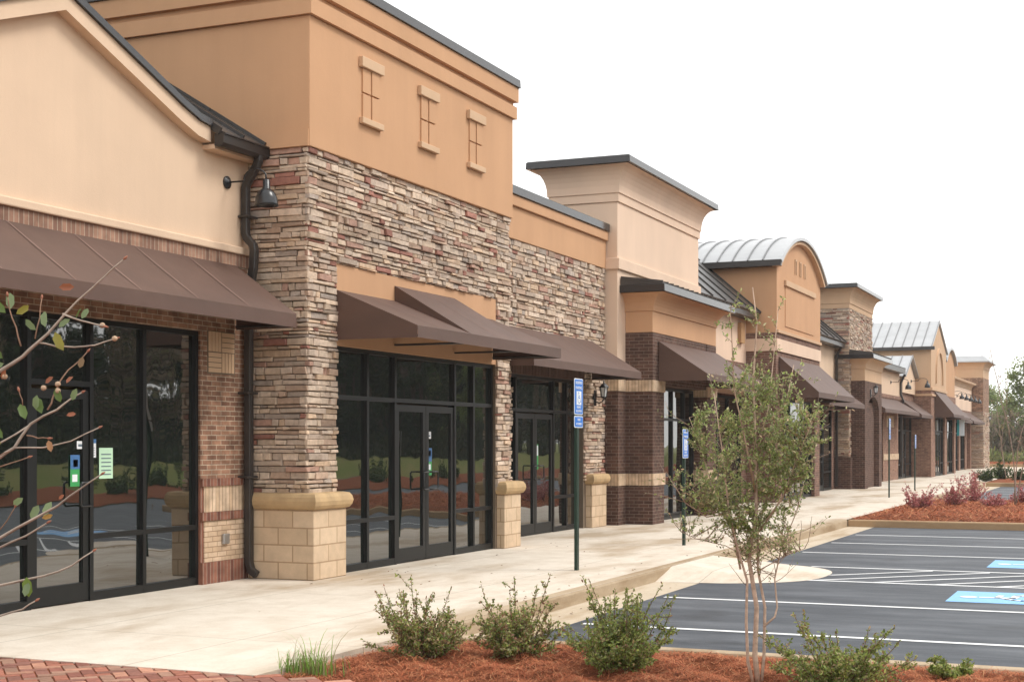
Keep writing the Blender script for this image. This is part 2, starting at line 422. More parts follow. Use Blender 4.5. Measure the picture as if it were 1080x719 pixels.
def awning(root, xw, xf, bays, zf, val=.15, seam=.92, inset=True):
    """bays: (y0, y1, ztop) side by side; one fabric, one frame"""
    m = MB(); fr = MB()
    y0, y1 = bays[0][0], bays[-1][1]
    for i, (a, b, zt) in enumerate(bays):
        def sag(y, t):   # a hair of slack in the cloth
            return -.012 * math.sin(PI * t) * (1 + .3 * math.sin(y * 7))
        n = max(2, int((b - a) / .46)); NT_ = 6
        g = []
        for k in range(n + 1):
            y = a + (b - a) * k / n
            g.append([(xw + (xf - xw) * t / NT_, y, zt + (zf - zt) * t / NT_ + (sag(y, t / NT_) if 0 < k < n else 0)) for t in range(NT_ + 1)])
        m.m = 0
        base = [m.add(r) for r in g]
        for k in range(n):
            for t in range(NT_): m.face((base[k] + t, base[k] + t + 1, base[k + 1] + t + 1, base[k + 1] + t))
        m.quad((xf, a, zf), (xf + .004, a, zf - val), (xf + .004, b, zf - val), (xf, b, zf))
        pz = bays[i - 1][2] if i else None; nz = bays[i + 1][2] if i + 1 < len(bays) else None
        for yy, other in ((a, pz), (b, nz)):
            if other is None: m.poly([(xw, yy, zt), (xw, yy, zf - val), (xf, yy, zf - val), (xf, yy, zf)])
            elif other < zt: m.poly([(xw, yy, zt), (xw, yy, other), (xf, yy, zf)])
        m.m = 1
        k = 1; cnt = max(1, round((b - a) / seam))
        for k in range(1, cnt):
            y = a + (b - a) * k / cnt
            dx, dz = xf - xw, zf - zt; L = math.hypot(dx, dz); nx, nz_ = -dz / L * .004, dx / L * .004
            m.quad((xw + nx, y - .008, zt + nz_), (xf + nx, y - .008, zf + nz_), (xf + nx, y + .008, zf + nz_), (xw + nx, y + .008, zt + nz_))
        for y in (a + .02, b - .02):
            fr.tube([(xw + .01, y, zf - val + .03), (xf - .03, y, zf - val + .03)], .014, 6); fr.tube([(xf - .03, y, zf - .01), (xw + .01, y, zt - .03)], .012, 6)
    fr.tube([(xf - .03, y0 + .02, zf - val + .03), (xf - .03, y1 - .02, zf - val + .03)], .014, 6)
    fr.tube([(xf - .03, y0 + .02, zf - .03), (xf - .03, y1 - .02, zf - .03)], .014, 6)
    o = m.build('awning', None, root, mats=['awning', 'awning_seam'])
    fr.build('awning_frame', 'dark_metal', o, smooth=True)
    return o
def seam_roof(root, name, p00, p10, p01, p11, matn, seams, thick=.06, parent=None):
    """roof plane p00-p10 (eave) to p01-p11 (ridge); standing seams run eave to ridge"""
    p00, p10, p01, p11 = map(Vector, (p00, p10, p01, p11))
    nrm = (p10 - p00).cross(p01 - p00).normalized()
    if nrm.z < 0: nrm = -nrm
    m = MB(); m.loft([[p00, p10, p11, p01], [p + nrm * thick for p in (p00, p10, p11, p01)]])
    m.m = 1
    for k in range(seams + 1):
        t = (k + .04) / (seams + .08); a = p00.lerp(p10, t); b = p01.lerp(p11, t); u = (p10 - p00).normalized() * .014
        q = [a - u, a + u, b + u, b - u]
        m.loft([[x + nrm * (thick - .002) for x in q], [x + nrm * (thick + .038) for x in q]])
    return m.build(name, None, root, mats=[matn, 'roof_seam' if matn == 'roof_light' else matn])
def cove(e, z0, z1, n=7):   # concave quarter profile from wall out to e
    return [(e * (1 - math.cos(PI / 2 * i / n)), z0 + (z1 - z0) * math.sin(PI / 2 * i / n)) for i in range(n + 1)]
def blocks(root, x0, x1, y0, y1, zt=.83, cap=.20):
    m = MB(); m.box(x0, x1, y0, y1, 0, zt); b = m.build('block_base', 'block', root, bevel=.012)
    c = MB(); prof = [(-.005, zt), (.03, zt + .012), (.055, zt + .05), (.066, zt + .10), (.055, zt + .15), (.03, zt + .188), (-.03, zt + cap)]
    c.rect_cornice(x0, x1, y0, y1, prof); c.build('bullnose_cap', 'bullnose', b, smooth=False, bevel=.004)
    j = MB()      # joints in the cap
    for yy in np.arange(y0 + .25, y1 - .1, .42):
        j.lathe((0, 0, 0), [(0, 0)], 3) if False else None
    return b
def gooseneck(loc, label, group, arm=.55, s=1.0):
    """barn lamp on a curved arm, wall plate at loc, sticking out along +X"""
    t = thing('wall_lamp', loc, label, 'wall lamp', group)
    x, y, z = loc
    m = MB(); m.loft([[(x + d, y + r * math.cos(a), z + r * math.sin(a)) for a in [2 * PI * i / 16 for i in range(16)]] for d, r in ((.0, .075), (.02, .075), (.035, .05), (.05, .022))])
    m.build('wall_plate', 'lamp_metal', t, smooth=False)
    pts = [(x + .03, y, z), (x + arm * .45, y, z + .0)]
    for i in range(9):
        a = PI * (1 - i / 8); pts.append((x + arm * .72 + arm * .28 * math.cos(a), y, z + .02 + .11 * math.sin(a)))
    pts[-1] = (x + arm, y, z - .01)
    a = MB(); a.tube(pts, .011, 8); a.build('arm', 'lamp_metal', t, smooth=True)
    c = (x + arm, y, z - .31)
    h = MB(); h.lathe(c, [(.03, .31), (.04, .30), (.045, .20), (.07, .185), (.105, .15), (.128, .09), (.135, .03), (.14, .0), (.134, .0), (.12, .09), (.09, .15), (.02, .17)], 24)
    sh = h.build('lamp_shade', 'lamp_metal', t, smooth=True)
    b = MB(); b.lathe(c, [(.01, .15), (.035, .13), (.045, .09), (.03, .05), (.005, .035)], 12); b.build('bulb', 'white_enamel', t, smooth=True)
    return t
def lantern(loc, label, group, face='x'):
    t = thing('wall_lantern', loc, label, 'wall lantern', group)
    x, y, z = loc
    m = MB(); m.box(x, x + .025, y - .055, y + .055, z - .16, z + .14); m.build('wall_plate', 'lamp_metal', t, bevel=.01)
    a = MB(); a.tube([(x + .02, y, z - .08), (x + .10, y, z - .11), (x + .17, y, z - .07), (x + .19, y, z - .02)], .012, 8); a.build('arm', 'lamp_metal', t, smooth=True)
    c = (x + .19, y, z)
    b = MB(); b.lathe(c, [(.02, -.03), (.05, -.01), (.055, .01)], 6)
    for k in range(6):
        an = 2 * PI * k / 6; b.tube([(c[0] + .053 * math.cos(an), c[1] + .053 * math.sin(an), c[2]), (c[0] + .082 * math.cos(an), c[1] + .082 * math.sin(an), c[2] + .19)], .007, 4)
    b.lathe(c, [(.105, .185), (.10, .20), (.05, .255), (.02, .27), (.012, .31), (.004, .325)], 6); b.build('lantern_cage', 'lamp_metal', t)
    g = MB(); g.lathe(c, [(.045, .01), (.074, .19)], 6); g.build('lamp_glass', 'paper_white', t)
    return t

# ------------------------------------------------------------------ shop 1: gabled, nearest
XW = -9.85
r1 = thing('shop_building', (-12, 11, 0), 'cream gabled shop with a long brown awning, nearest unit at the left edge', 'shop')
m = MB()
gp = [(6, 3.95), (14.90, 3.95), (14.90, 5.10), (13.95, 5.06), (13.72, 5.09), (13.4, 5.19), (11.50, 5.90), (9.6, 5.19), (9.3, 5.09), (6, 5.06)]
m.prism(gp, -10.2, XW, 'x'); m.build('gable_wall', 'stucco_cream', r1)
m = MB(); m.box(-16, -10.2, 6, 14.92, 0, 5.0); m.build('rear_wall', 'stucco_cream', r1)
m = MB(); m.box(-10.2, XW + .05, 6, 14.90, 3.86, 3.95); m.build('ledge', 'stucco_cream', r1, bevel=.015)
m = MB(); m.box(-10.2, XW + .015, 6, 14.90, 3.715, 3.858); m.build('soldier_course', 'soldier_mixed', r1, swap=True)
m = MB(); m.box(-10.2, XW, 6, 14.90, 2.90, 3.715); m.build('brick_wall', 'brick_red', r1)
m = MB(); m.box(-10.2, XW, 13.93, 14.90, 1.21, 2.90); pier = m.build('brick_pier', 'brick_red', r1)
m = MB(); m.box(-10.2, XW + .012, 13.99, 14.90, .25, .725); m.build('tan_panel', 'brick_tan', pier)
m = MB(); m.box(-10.2, XW + .012, 13.99, 14.90, .825, 1.12); m.build('tan_soldier', 'soldier_tan', pier, swap=True)
m = MB(); m.box(-10.2, XW + .03, 13.93, 14.90, .727, .823); m.box(-10.2, XW + .03, 13.93, 14.90, 1.122, 1.21); m.box(-10.2, XW + .03, 13.93, 14.90, 0, .248); m.box(-10.2, XW, 13.93, 13.99, .25, .725); m.box(-10.2, XW, 13.93, 13.99, .825, 1.12)
m.build('brick_band', 'soldier_red', pier, swap=True)
m = MB(); h_ = MB(); jj = MB(); jj.box(XW, XW + .004, 14.06, 14.62, 2.42, 2.92)
for i in range(2):
    for j in range(2):
        ya, za = 14.08 + .265 * i, 2.44 + .24 * j
        for q in range(4):
            if (i + j) % 2: m.box(XW + .004, XW + .012, ya + .064 * q, ya + .064 * q + .054, za, za + .23)
            else: m.box(XW + .004, XW + .012, ya, ya + .25, za + .059 * q, za + .059 * q + .05)
bwp = m.build('basketweave_panel', 'stucco_lintel', pier); jj.build('mortar', 'mortar_dark', bwp)
m = MB(); m.box(XW + .012, XW + .05, 14.33, 14.45, .44, .56); m.build('outlet_box', 'alum', pier, bevel=.01)
storefront(r1, XW - .03, 6.0, 13.93, 2.90, mull=(7.3, 8.7, 10.0, 11.16, 12.08, 12.95), horiz=(.66,), dhoriz=(2.22,), doors=((11.19, 12.05, 2.19, 1),))
awning(r1, XW + .02, -9.0, [(6.0, 14.62, 3.72)], 3.12, val=.16, seam=.95)
# gable roof: rake fascia, dark cap; main roof behind slopes to the street, gutter and downspout
rk = [(13.95, 5.05), (13.72, 5.08), (13.4, 5.18), (11.50, 5.89), (9.6, 5.18), (9.3, 5.08), (9.08, 5.05)]
up = lambda p, d: [(y, z + d) for y, z in p]
m = MB(); prof = rk + list(reversed(up(rk, .17))); m.prism(prof, XW, XW + .13, 'x'); m.build('rake_board', 'stucco_cream', r1)
m = MB(); prof = up(rk, .172) + list(reversed(up(rk, .25))); m.prism(prof, -13.5, XW + .165, 'x'); rf = m.build('gable_roof', 'coping', r1)
seam_roof(r1, 'roof', (-9.62, 13.94, 5.13), (-9.62, 14.89, 5.13), (-10.4, 13.94, 5.605), (-10.4, 14.89, 5.605), 'roof_dark', 2, .05)
seam_roof(r1, 'roof', (-10.41, 6, 5.61), (-10.41, 14.89, 5.61), (-14.5, 6, 8.1), (-14.5, 14.89, 8.1), 'roof_dark', 22, .05)
m = MB(); gpf = [(-9.68, 5.01), (-9.60, 5.00), (-9.56, 5.04), (-9.55, 5.13), (-9.53, 5.135), (-9.53, 5.15), (-9.68, 5.15)]; m.prism(gpf, 13.96, 14.93, 'y'); m.build('gutter', 'dark_metal', r1)
m = MB(); m.box(-10.2, -9.68, 13.97, 14.92, 4.98, 5.03); m.build('soffit', 'stucco_cream', r1)
m = MB(); m.tube([(-9.61, 14.76, 5.06), (-9.61, 14.76, 4.97), (-9.63, 14.76, 4.92), (-9.77, 14.76, 4.72), (-9.79, 14.76, 4.66), (-9.79, 14.76, 4.12), (-9.77, 14.76, 4.06), (-9.68, 14.76, 3.97),
    (-9.67, 14.76, 3.90), (-9.68, 14.76, 3.7), (-9.76, 14.78, 3.4), (-9.77, 14.80, .20), (-9.74, 14.80, .10), (-9.66, 14.80, .05)], .062, 4, square=True)
for z in (4.3, 2.2, 1.2): m.box(-9.86, -9.70, 14.68, 14.90, z, z + .03)
m.build('downspout', 'dark_metal', r1, bevel=.012)
gooseneck((XW, 14.45, 4.68), 'black barn lamp on a curved arm over the nearest downspout', 'gooseneck wall lamps')

# ------------------------------------------------------------------ shop 2: stone front, orange parapet, split awning
XF = -9.06
r2 = thing('shop_building', (-12, 18, 0), 'tall stone shop with an orange parapet of three blind windows and a split awning', 'shop')
rng = random.Random(11); rows = stone_rows(rng, .6, 5.13)
m = MB(); m.box(-22, -9.22, 14.95, 20.95, 0, 5.13); m.box(-9.22, XF, 14.95, 15.62, 0, 5.13); m.box(-9.22, XF, 20.47, 20.95, 0, 5.13); m.box(-9.22, XF, 15.62, 20.47, 3.82, 5.13)
m.build('wall', 'mortar_dark', r2)
m = MB()
stones(m, rng, 'x', XF, 14.95, 15.62, .9, 5.13, rows, ext0=.045); stones(m, rng, 'x', XF, 20.47, 20.98, .9, 5.13, rows); stones(m, rng, 'x', XF, 15.62, 20.47, 3.82, 5.13, rows)
stones(m, rng, 'y', 14.95, -9.9, XF, .9, 5.13, rows, ext1=.045); stones(m, rng, 'x', XF - .14, 15.60, 15.62, .9, 2.9, rows)
m.build('stone_veneer', 'stone', r2, col=True)
m = MB(); m.box(-9.22, XF + .015, 15.62, 20.46, 2.82, 3.82); m.build('awning_panel', 'stucco_orange', r2)
# orange parapet
YA, YB = 14.90, 21.0; XP = -8.99
m = MB(); m.box(-22, XP, YA, YB, 5.13, 6.68); par = m.build('parapet', 'stucco_orange', r2, bevel=.01)
m = MB(); m.rect_cornice(-22, XP, YA, YB, [(0, 6.681), (.05, 6.68), (.05, 6.87), (.005, 6.872), (.005, 6.94), (.07, 6.945), (.07, 7.17), (0, 7.171)]); m.build('cornice', 'stucco_orange', par)
m = MB(); m.rect_cornice(-22, XP, YA, YB, [(.0, 7.175), (.098, 7.172), (.092, 7.30), (.0, 7.31)]); m.build('coping', 'coping', par, bevel=.006)
m = MB(); m.box(-12, XP - .012, YA - .02, YA, 5.132, 5.33); m.build('base_band', 'stucco_orange', par)
for y in (16.37, 18.0, 19.57):
    w = MB()
    for za, zb in ((5.72, 6.02), (6.04, 6.342)): w.box(XP - .02, XP + .022, y - .215, y - .011, za, zb); w.box(XP - .02, XP + .03, y + .011, y + .215, za, zb)
    bw = w.build('blind_window', 'stucco_orange', par, bevel=.004)
    w = MB(); w.box(XP, XP + .06, y - .29, y + .29, 6.345, 6.475); w.build('lintel', 'stucco_lintel', bw, bevel=.008)
    w = MB(); w.box(XP, XP + .06, y - .28, y + .28, 5.635, 5.715); w.build('sill', 'stucco_lintel', bw, bevel=.008)
storefront(r2, -9.10, 15.62, 20.47, 2.82, mull=(16.52, 17.28, 19.13, 19.78), horiz=(.63, 2.19), doors=((17.31, 19.10, 2.17, 2),))
blocks(r2, -9.86, -8.91, 14.86, 15.63); blocks(r2, -9.2, -8.93, 20.54, 21.18)
awning(r2, XF + .02, -7.92, [(15.60, 17.14, 3.50), (17.14, 18.98, 3.70), (18.98, 20.32, 3.50)], 3.03, val=.145, seam=.9)

# ------------------------------------------------------------------ shop 2b: lower stone part with own door
r3 = thing('shop_building', (-12, 24, 0), 'low stone shop with one awning and a double door beside the cream tower', 'shop')
XB = -9.70
rng = random.Random(12); rows = stone_rows(rng, .6, 5.05)
m = MB(); m.box(-22, -9.86, 20.96, 27.2, 0, 5.05); m.box(-9.86, XB, 20.96, 22.55, 0, 5.05); m.box(-9.86, XB, 26.05, 27.2, 0, 5.05); m.box(-9.86, XB, 22.55, 26.05, 3.05, 5.05); m.build('wall', 'mortar_dark', r3)
m = MB(); stones(m, rng, 'x', XB, 20.97, 22.55, .5, 5.05, rows); stones(m, rng, 'x', XB, 26.05, 27.2, .9, 5.05, rows); stones(m, rng, 'x', XB, 22.55, 26.05, 3.05, 5.05, rows)
m.build('stone_veneer', 'stone', r3, col=True)
m = MB(); m.box(-9.86, XB + .03, 22.55, 26.05, 2.80, 3.05); m.build('soldier_course', 'soldier_brown', r3, swap=True)
m = MB(); m.box(-20, XB + .05, 20.99, 27.22, 5.052, 5.60); par = m.build('parapet', 'stucco_orange', r3, bevel=.01)
m = MB(); m.box(-20, XB + .10, 20.99, 27.22, 5.602, 5.78); m.build('cornice', 'stucco_orange', par, bevel=.01)
m = MB(); m.box(-20, XB + .13, 20.99, 27.22, 5.783, 5.93); m.build('coping', 'coping', par, bevel=.008)
storefront(r3, -9.78, 22.55, 26.05, 2.80, mull=(22.98, 24.74, 25.4), horiz=(.63, 2.19), doors=((23.01, 24.71, 2.17, 2),))
blocks(r3, -9.9, -9.57, 26.2, 27.02)
awning(r3, XB + .04, -8.66, [(21.06, 26.42, 3.58)], 2.96, val=.13, seam=.92)
lantern((XB + .05, 26.55, 2.50), 'black wall lantern on the stone strip beside the brown brick pier', 'wall lanterns')

# ------------------------------------------------------------------ towers (shops 3 and 5 share one design)
def tower(root, xt, y0, y1, ztop, front, fy0, fy1, mats, stone_seed=None, depth=1.42):
    """upper tower block plus projecting lower block with cove cornice; mats: (tower, lower stucco, brick)"""
    zc = ztop - .85
    xb = xt - depth
    m = MB(); m.box(xb, xt, y0, y1, 2.87, zc); tw = m.build('tower_wall', mats[0], root, bevel=.01)
    m = MB(); m.rect_cornice(xb, xt, y0, y1, [(0, zc), (.03, zc + .005), (.03, zc + .17), (.055, zc + .175), (.055, zc + .21)] + [(.055 + e, z) for e, z in cove(.27, zc + .215, ztop - .16)] + [(0, ztop - .155)])
    m.build('cornice', mats[1] if stone_seed else mats[0], tw)
    m = MB(); m.rect_cornice(xb, xt, y0, y1, [(0, ztop - .153), (.385, ztop - .152), (.378, ztop - .02), (.35, ztop), (.0, ztop + .02)]); m.build('coping', 'coping', tw, bevel=.006)
    # lower block
    m = MB(); m.box(xt, front, fy0, fy1, 3.82, 4.24); lb = m.build('lower_parapet', mats[1], root, bevel=.008)
    m = MB(); m.rect_cornice(xt - .3, front, fy0, fy1, [(0, 4.24), (.025, 4.245), (.025, 4.28)] + [(.025 + e, z) for e, z in cove(.29, 4.285, 4.585)] + [(0, 4.59)]); m.build('cornice', mats[1], lb)
    m = MB(); m.rect_cornice(xt - .3, front, fy0, fy1, [(0, 4.593), (.36, 4.592), (.353, 4.735), (.0, 4.76)]); m.build('coping', 'coping', lb, bevel=.006)
    cr = seam_roof(root, 'canopy_roof', (front + .31, fy0 - .33, 4.745), (front + .31, fy1 + .33, 4.745), (xt + .01, fy0 - .33, 4.86), (xt + .01, fy1 + .33, 4.86), 'roof_dark', int((fy1 - fy0) / .3), .02)
    m = MB(); m.prism([(xt + .012, 4.74), (front + .31, 4.742), (xt + .012, 4.858)], fy0 - .325, fy1 + .325, 'y'); m.build('roof_end', 'roof_dark', cr)
    return tw
r4 = thing('shop_building', (-11, 30, 0), 'cream stucco tower shop with flared cornice and dark brown brick piers', 'shop')
XT, FR = -9.42, -8.85
tw = tower(r4, XT, 27.24, 33.0, 7.22, FR, 27.72, 32.45, ('stucco_pink', 'stucco_orange', 'brick_brown'))
m = MB(); m.rect_cornice(XT - 1.42, XT, 27.24, 33.0, [(0, 5.04), (.05, 5.045), (.05, 5.26), (0, 5.27)]); m.build('belt_band', 'stucco_pink', tw, bevel=.01)
def brick_pier(root, x0, x1, y0, y1, ztop, name='brick_pier', m1='brick_brown', m2='soldier_tan'):
    m = MB(); m.box(x0, x1, y0, y1, 0, .775); m.box(x0, x1, y0, y1, 1.012, 2.645)
    if ztop > 2.9: m.box(x0, x1, y0, y1, 2.872, ztop)
    p = m.build(name, m1, root)
    for za, zb in ((.777, 1.01), (2.647, 2.87)):
        m = MB(); m.box(x0 - .015, x1 + .022, y0 - .022, y1 + .022, za, zb); m.build('tan_band', m2, p, swap=True)
brick_pier(r4, -9.75, XT + .015, 27.22, 27.75, 2.87); brick_pier(r4, XT - .2, FR, 27.72, 28.48, 3.815); brick_pier(r4, XT - .2, FR, 31.70, 32.45, 3.815); brick_pier(r4, -9.75, XT + .015, 32.4, 33.0, 2.87)
m = MB(); m.box(XT, FR - .01, 28.49, 31.69, 2.80, 3.815); m.build('brick_header', 'brick_brown', r4)
m = MB(); m.box(-22, -9.46, 27.24, 33.0, 0, 2.87); m.build('rear_wall', 'stucco_pink', r4)
storefront(r4, -9.16, 28.48, 31.70, 2.78, mull=(29.2, 30.1, 31.0), horiz=(.10, 2.12))
awning(r4, FR + .02, -7.83, [(28.05, 32.45, 3.66)], 3.00, val=.14, seam=.9)

# ------------------------------------------------------------------ shop 4: barrel-roofed, with recessed links on both sides
def link(root, y0, y1, mat, zlow=3.75, eave=5.1):
    m = MB(); m.box(-20, XW, y0, y1, 2.9, eave - .12); w = m.build('recessed_wall', mat, root)
    m = MB(); m.box(-20, XW, y0, y1, 0, 2.9); m.box(-20, XW + .04, y0, y1, 3.6, 3.78); m.build('brick_base', 'brick_umber', root)
    m = MB(); m.box(-10.3, -9.50, y0, y1, eave - .12, eave + .02); m.build('eave_fascia', 'dark_metal', root)
    seam_roof(root, 'roof', (-9.46, y0, eave + .02), (-9.46, y1, eave + .02), (-12.6, y0, eave + 2.75), (-12.6, y1, eave + 2.75), 'roof_dark', int((y1 - y0) / 1.1), .05)
r5 = thing('shop_building', (-11, 42, 0), 'orange shop with a grey barrel roof and arched front over red brick', 'shop')
BY0, BY1, BX = 39.2, 45.1, -9.0
link(r5, 33.0, BY0, 'stucco_pink')
cy, hw, zs, rise = (BY0 + BY1) / 2, (BY1 - BY0) / 2, 6.40, .92
def arcp(hw, rise, zs, n=24, cyy=None):
    c0 = cy if cyy is None else cyy
    Rr = (hw * hw + rise * rise) / (2 * rise); a0 = math.asin(min(1, hw / Rr))
    return [(c0 + Rr * math.sin(a0 * (2 * i / n - 1)), zs + rise - Rr + Rr * math.cos(a0 * (2 * i / n - 1))) for i in range(n + 1)]
arc = arcp(hw, rise, zs)
m = MB(); m.prism([(BY0, 4.62)] + arc + [(BY1, 4.62)], -19, BX, 'x'); fw = m.build('front_wall', 'stucco_orange', r5)
m = MB(); m.box(BX, BX + .05, BY0, BY1, 4.62, 4.70); m.build('sill_band', 'stucco_tan', fw)
m = MB(); m.box(BX, BX + .07, 40.1, 44.15, 5.97, 6.13); m.build('sign_ledge', 'stucco_lintel', fw, bevel=.01)
m = MB(); m.box(BX, BX + .02, 40.2, 44.05, 4.85, 5.968); m.build('sign_panel', 'stucco_orange', fw, bevel=.006)
m = MB()
for y in (41.55, 42.15, 42.75):
    m.box(BX, BX + .03, y - .11, y - .07, 6.42, 6.85); m.box(BX, BX + .03, y + .07, y + .11, 6.42, 6.85); m.box(BX, BX + .03, y - .07, y + .07, 6.81, 6.85)
m.build('blind_slot', 'stucco_lintel', fw)
m = MB(); a2 = arcp(hw + .16, rise + .02, zs + .06); m.prism(arc + list(reversed(a2)), BX - .12, BX + .14, 'x'); m.build('arch_trim', 'stucco_lintel', fw)
m = MB(); a3 = arcp(hw + .20, rise + .03, zs + .07); a4 = arcp(hw + .25, rise + .04, zs + .15)
m.prism(a3 + list(reversed(a4)), -19.5, BX + .20, 'x'); m.m = 1
a5 = arcp(hw + .27, rise + .05, zs + .18)
for x in np.arange(-19, BX - .2, .42): m.prism(a4 + list(reversed(a5)), x, x + .03, 'x')
m.build('barrel_roof', None, r5, mats=['roof_light', 'roof_seam'])
m = MB(); m.box(-19.4, BX + .18, BY0 - .30, BY0 - .17, zs + .0, zs + .16); m.build('gutter', 'dark_metal', r5)
m = MB(); m.box(-19, BX, BY0, BY1, 4.46, 4.618); m.box(-19, BX - .02, BY0 + .02, BY1, 2.85, 4.12); m.box(-19, BX - .02, BY0 + .02, BY0 + .75, 0, 2.85); m.box(-19, BX - .02, BY1 - .75, BY1, 0, 2.85); m.box(-19, BX - .3, BY0 + .75, BY1 - .75, 0, 2.85)
m.build('brick_wall', 'brick_umber', r5)
m = MB(); m.box(-18.9, BX + .02, BY0 - .02, BY1 + .01, 4.122, 4.458); m.build('pale_band', 'stucco_pink', r5)
storefront(r5, -9.12, BY0 + .75, BY1 - .75, 2.84, mull=(40.75, 41.4, 43.1, 43.7), horiz=(.63, 2.19), doors=((41.43, 43.07, 2.17, 2),))
awning(r5, BX + .0, -7.92, [(39.5, 44.9, 3.98)], 3.0, val=.15, seam=.9)
awning(r5, XW + .05, -9.0, [(33.1, 39.0, 3.62)], 3.05, val=.14, seam=.95)
storefront(r5, XW + .065, 34.0, 38.4, 2.84, mull=(34.9, 36.0, 37.1), horiz=(.63, 2.19))
m = MB(); m.box(XW, XW + .1, 38.3, 38.7, 4.3, 4.85); m.build('wooden_vent', 'wood_vent', r5)
link(r5, BY1 + .001, 51.9, 'stucco_cream')
m = MB(); m.box(XW, XW + .1, 46.3, 46.7, 4.2, 4.8); m.build('wooden_vent', 'wood_vent', r5)
awning(r5, XW + .05, -8.75, [(45.3, 51.6, 3.68)], 2.95, val=.15, seam=.95)
storefront(r5, XW + .065, 46.4, 51.0, 2.84, mull=(47.2, 48.0, 49.6), horiz=(.63, 2.19), doors=((48.03, 49.57, 2.17, 2),))
m = MB(); m.box(XW, XW + .14, 45.9, 46.38, 0, 2.9); m.build('pilaster', 'stucco_cream', r5)
m = MB(); m.tube([(-9.55, 51.75, 5.05), (-9.75, 51.75, 4.7), (-9.75, 51.75, .1)], .055, 4, square=True); m.build('downspout', 'dark_metal', r5)

# ------------------------------------------------------------------ shop 5: stone tower
r6 = thing('shop_building', (-11, 54, 0), 'stone tower shop with flared tan cornice and dark brick base', 'shop')
X5, F5 = -9.32, -8.85
tower(r6, X5 - .05, 51.95, 56.8, 7.22, F5, 52.25, 55.9, ('mortar_dark', 'stucco_tan', 'brick_brown'), stone_seed=21, depth=1.78)
rng = random.Random(21); rows = stone_rows(rng, .9, 6.37); m = MB()
stones(m, rng, 'x', X5 - .05, 51.95, 56.8, 1.12, 6.37, rows, big=1.2, ext0=.04); stones(m, rng, 'y', 51.95, -11.1, X5 - .05, 1.12, 6.37, rows, big=1.2, ext1=.04)
m.build('stone_veneer', 'stone', r6, col=True)
m = MB(); m.box(-20, X5 - .06, 51.96, 56.79, 0, 2.87); m.build('rear_wall', 'mortar_dark', r6)
m = MB(); m.box(-11.1, X5 + .04, 51.86, 52.9, 0, 1.12); m.build('brick_plinth', 'brick_brown', r6, bevel=.01)
m = MB(); m.box(X5 - .06, F5, 52.25, 52.85, 0, 3.815); m.box(X5 - .06, F5, 55.3, 55.9, 0, 3.815); m.box(X5 - .06, F5 - .18, 52.85, 55.3, 0, 3.1)
m.prism([(52.85, 3.815), (52.85, 2.75)] + [(54.075 - 1.225 * math.cos(PI * i / 12), 2.75 + .55 * math.sin(PI * i / 12)) for i in range(1, 12)] + [(55.3, 2.75), (55.3, 3.815)], F5 - .18, F5 - .001, 'x')
m.build('brick_block', 'brick_brown', r6)
m = MB(); m.box(X5 - .06, X5 + .06, 55.95, 56.8, 0, 2.87); m.build('pilaster', 'brick_brown', r6)
lantern((F5, 53.4, 3.42), 'black wall lantern on the brick arch of the stone tower', 'wall lanterns')

# ------------------------------------------------------------------ shop 6: two small cream gables
r7 = thing('shop_building', (-11, 64, 0), 'low cream shop with small gables and barn lamps beyond the stone tower', 'shop')
m = MB(); m.box(-16, XW, 56.8, 67.28, 3.7, 4.72); m.build('stucco_wall', 'stucco_cream', r7)
m = MB(); m.prism([(67.3, 3.9), (71.4, 3.9), (71.4, 4.6), (69.4, 5.52), (67.35, 4.6)], -16, XW + .12, 'x'); m.build('gable_wall', 'stucco_cream', r7)
m = MB(); m.box(-10.4, XW + .28, 56.8, 67.1, 4.722, 4.90); m.build('gutter', 'dark_metal', r7)
seam_roof(r7, 'roof', (XW + .26, 56.8, 4.90), (XW + .26, 67.2, 4.90), (-11.6, 56.8, 5.5), (-11.6, 67.2, 5.5), 'roof_light', 22, .04)
seam_roof(r7, 'roof', (XW + .3, 67.15, 4.58), (-16, 67.15, 4.58), (XW + .3, 69.42, 5.62), (-16, 69.42, 5.62), 'roof_light', 14, .05)
seam_roof(r7, 'roof', (XW + .3, 71.6, 4.58), (-16, 71.6, 4.58), (XW + .3, 69.38, 5.62), (-16, 69.38, 5.62), 'roof_light', 14, .05)
m = MB(); m.box(-16, XW + .03, 56.8, 71.4, 3.55, 3.7); m.box(-16, XW, 56.8, 71.4, 2.85, 3.55); m.box(-16, XW, 62.6, 66.8, 0, 2.85); m.box(-16, XW - .2, 56.8, 62.6, 0, 2.85); m.box(-16, XW - .2, 66.8, 71.4, 0, 2.85); m.box(-16, XW + .02, 67.31, 71.4, 3.7, 3.9); m.build('brick_wall', 'brick_far', r7)
m = MB(); m.box(XW, XW + .03, 62.6, 66.8, .9, 1.15); m.box(XW, XW + .02, 63.5, 65.4, 2.3, 2.8); m.build('tan_band', 'soldier_tan', r7, swap=True)
storefront(r7, XW - .04, 57.2, 62.5, 2.84, mull=(58.4, 59.6, 61.2), horiz=(.63, 2.19)); storefront(r7, XW - .04, 66.85, 71.2, 2.84, mull=(67.8, 69.4), horiz=(.63, 2.19), doors=((67.83, 69.37, 2.17, 2),))
awning(r7, XW + .02, -8.9, [(57.1, 66.6, 3.5)], 2.95, val=.14); awning(r7, XW + .02, -8.9, [(67.4, 71.2, 3.6)], 2.9, val=.14)
m = MB(); m.tube([(-9.6, 67.1, 4.7), (-9.78, 67.1, 4.3), (-9.78, 67.1, 3.8), (-9.66, 67.1, 3.5), (-9.76, 67.1, 3.0), (-9.76, 67.1, .1)], .06, 4, square=True); m.build('downspout', 'dark_metal', r7)
gooseneck((XW, 64.6, 4.25), 'barn lamp beside the downspout of the low cream shop past the stone tower', 'gooseneck wall lamps', arm=.75)
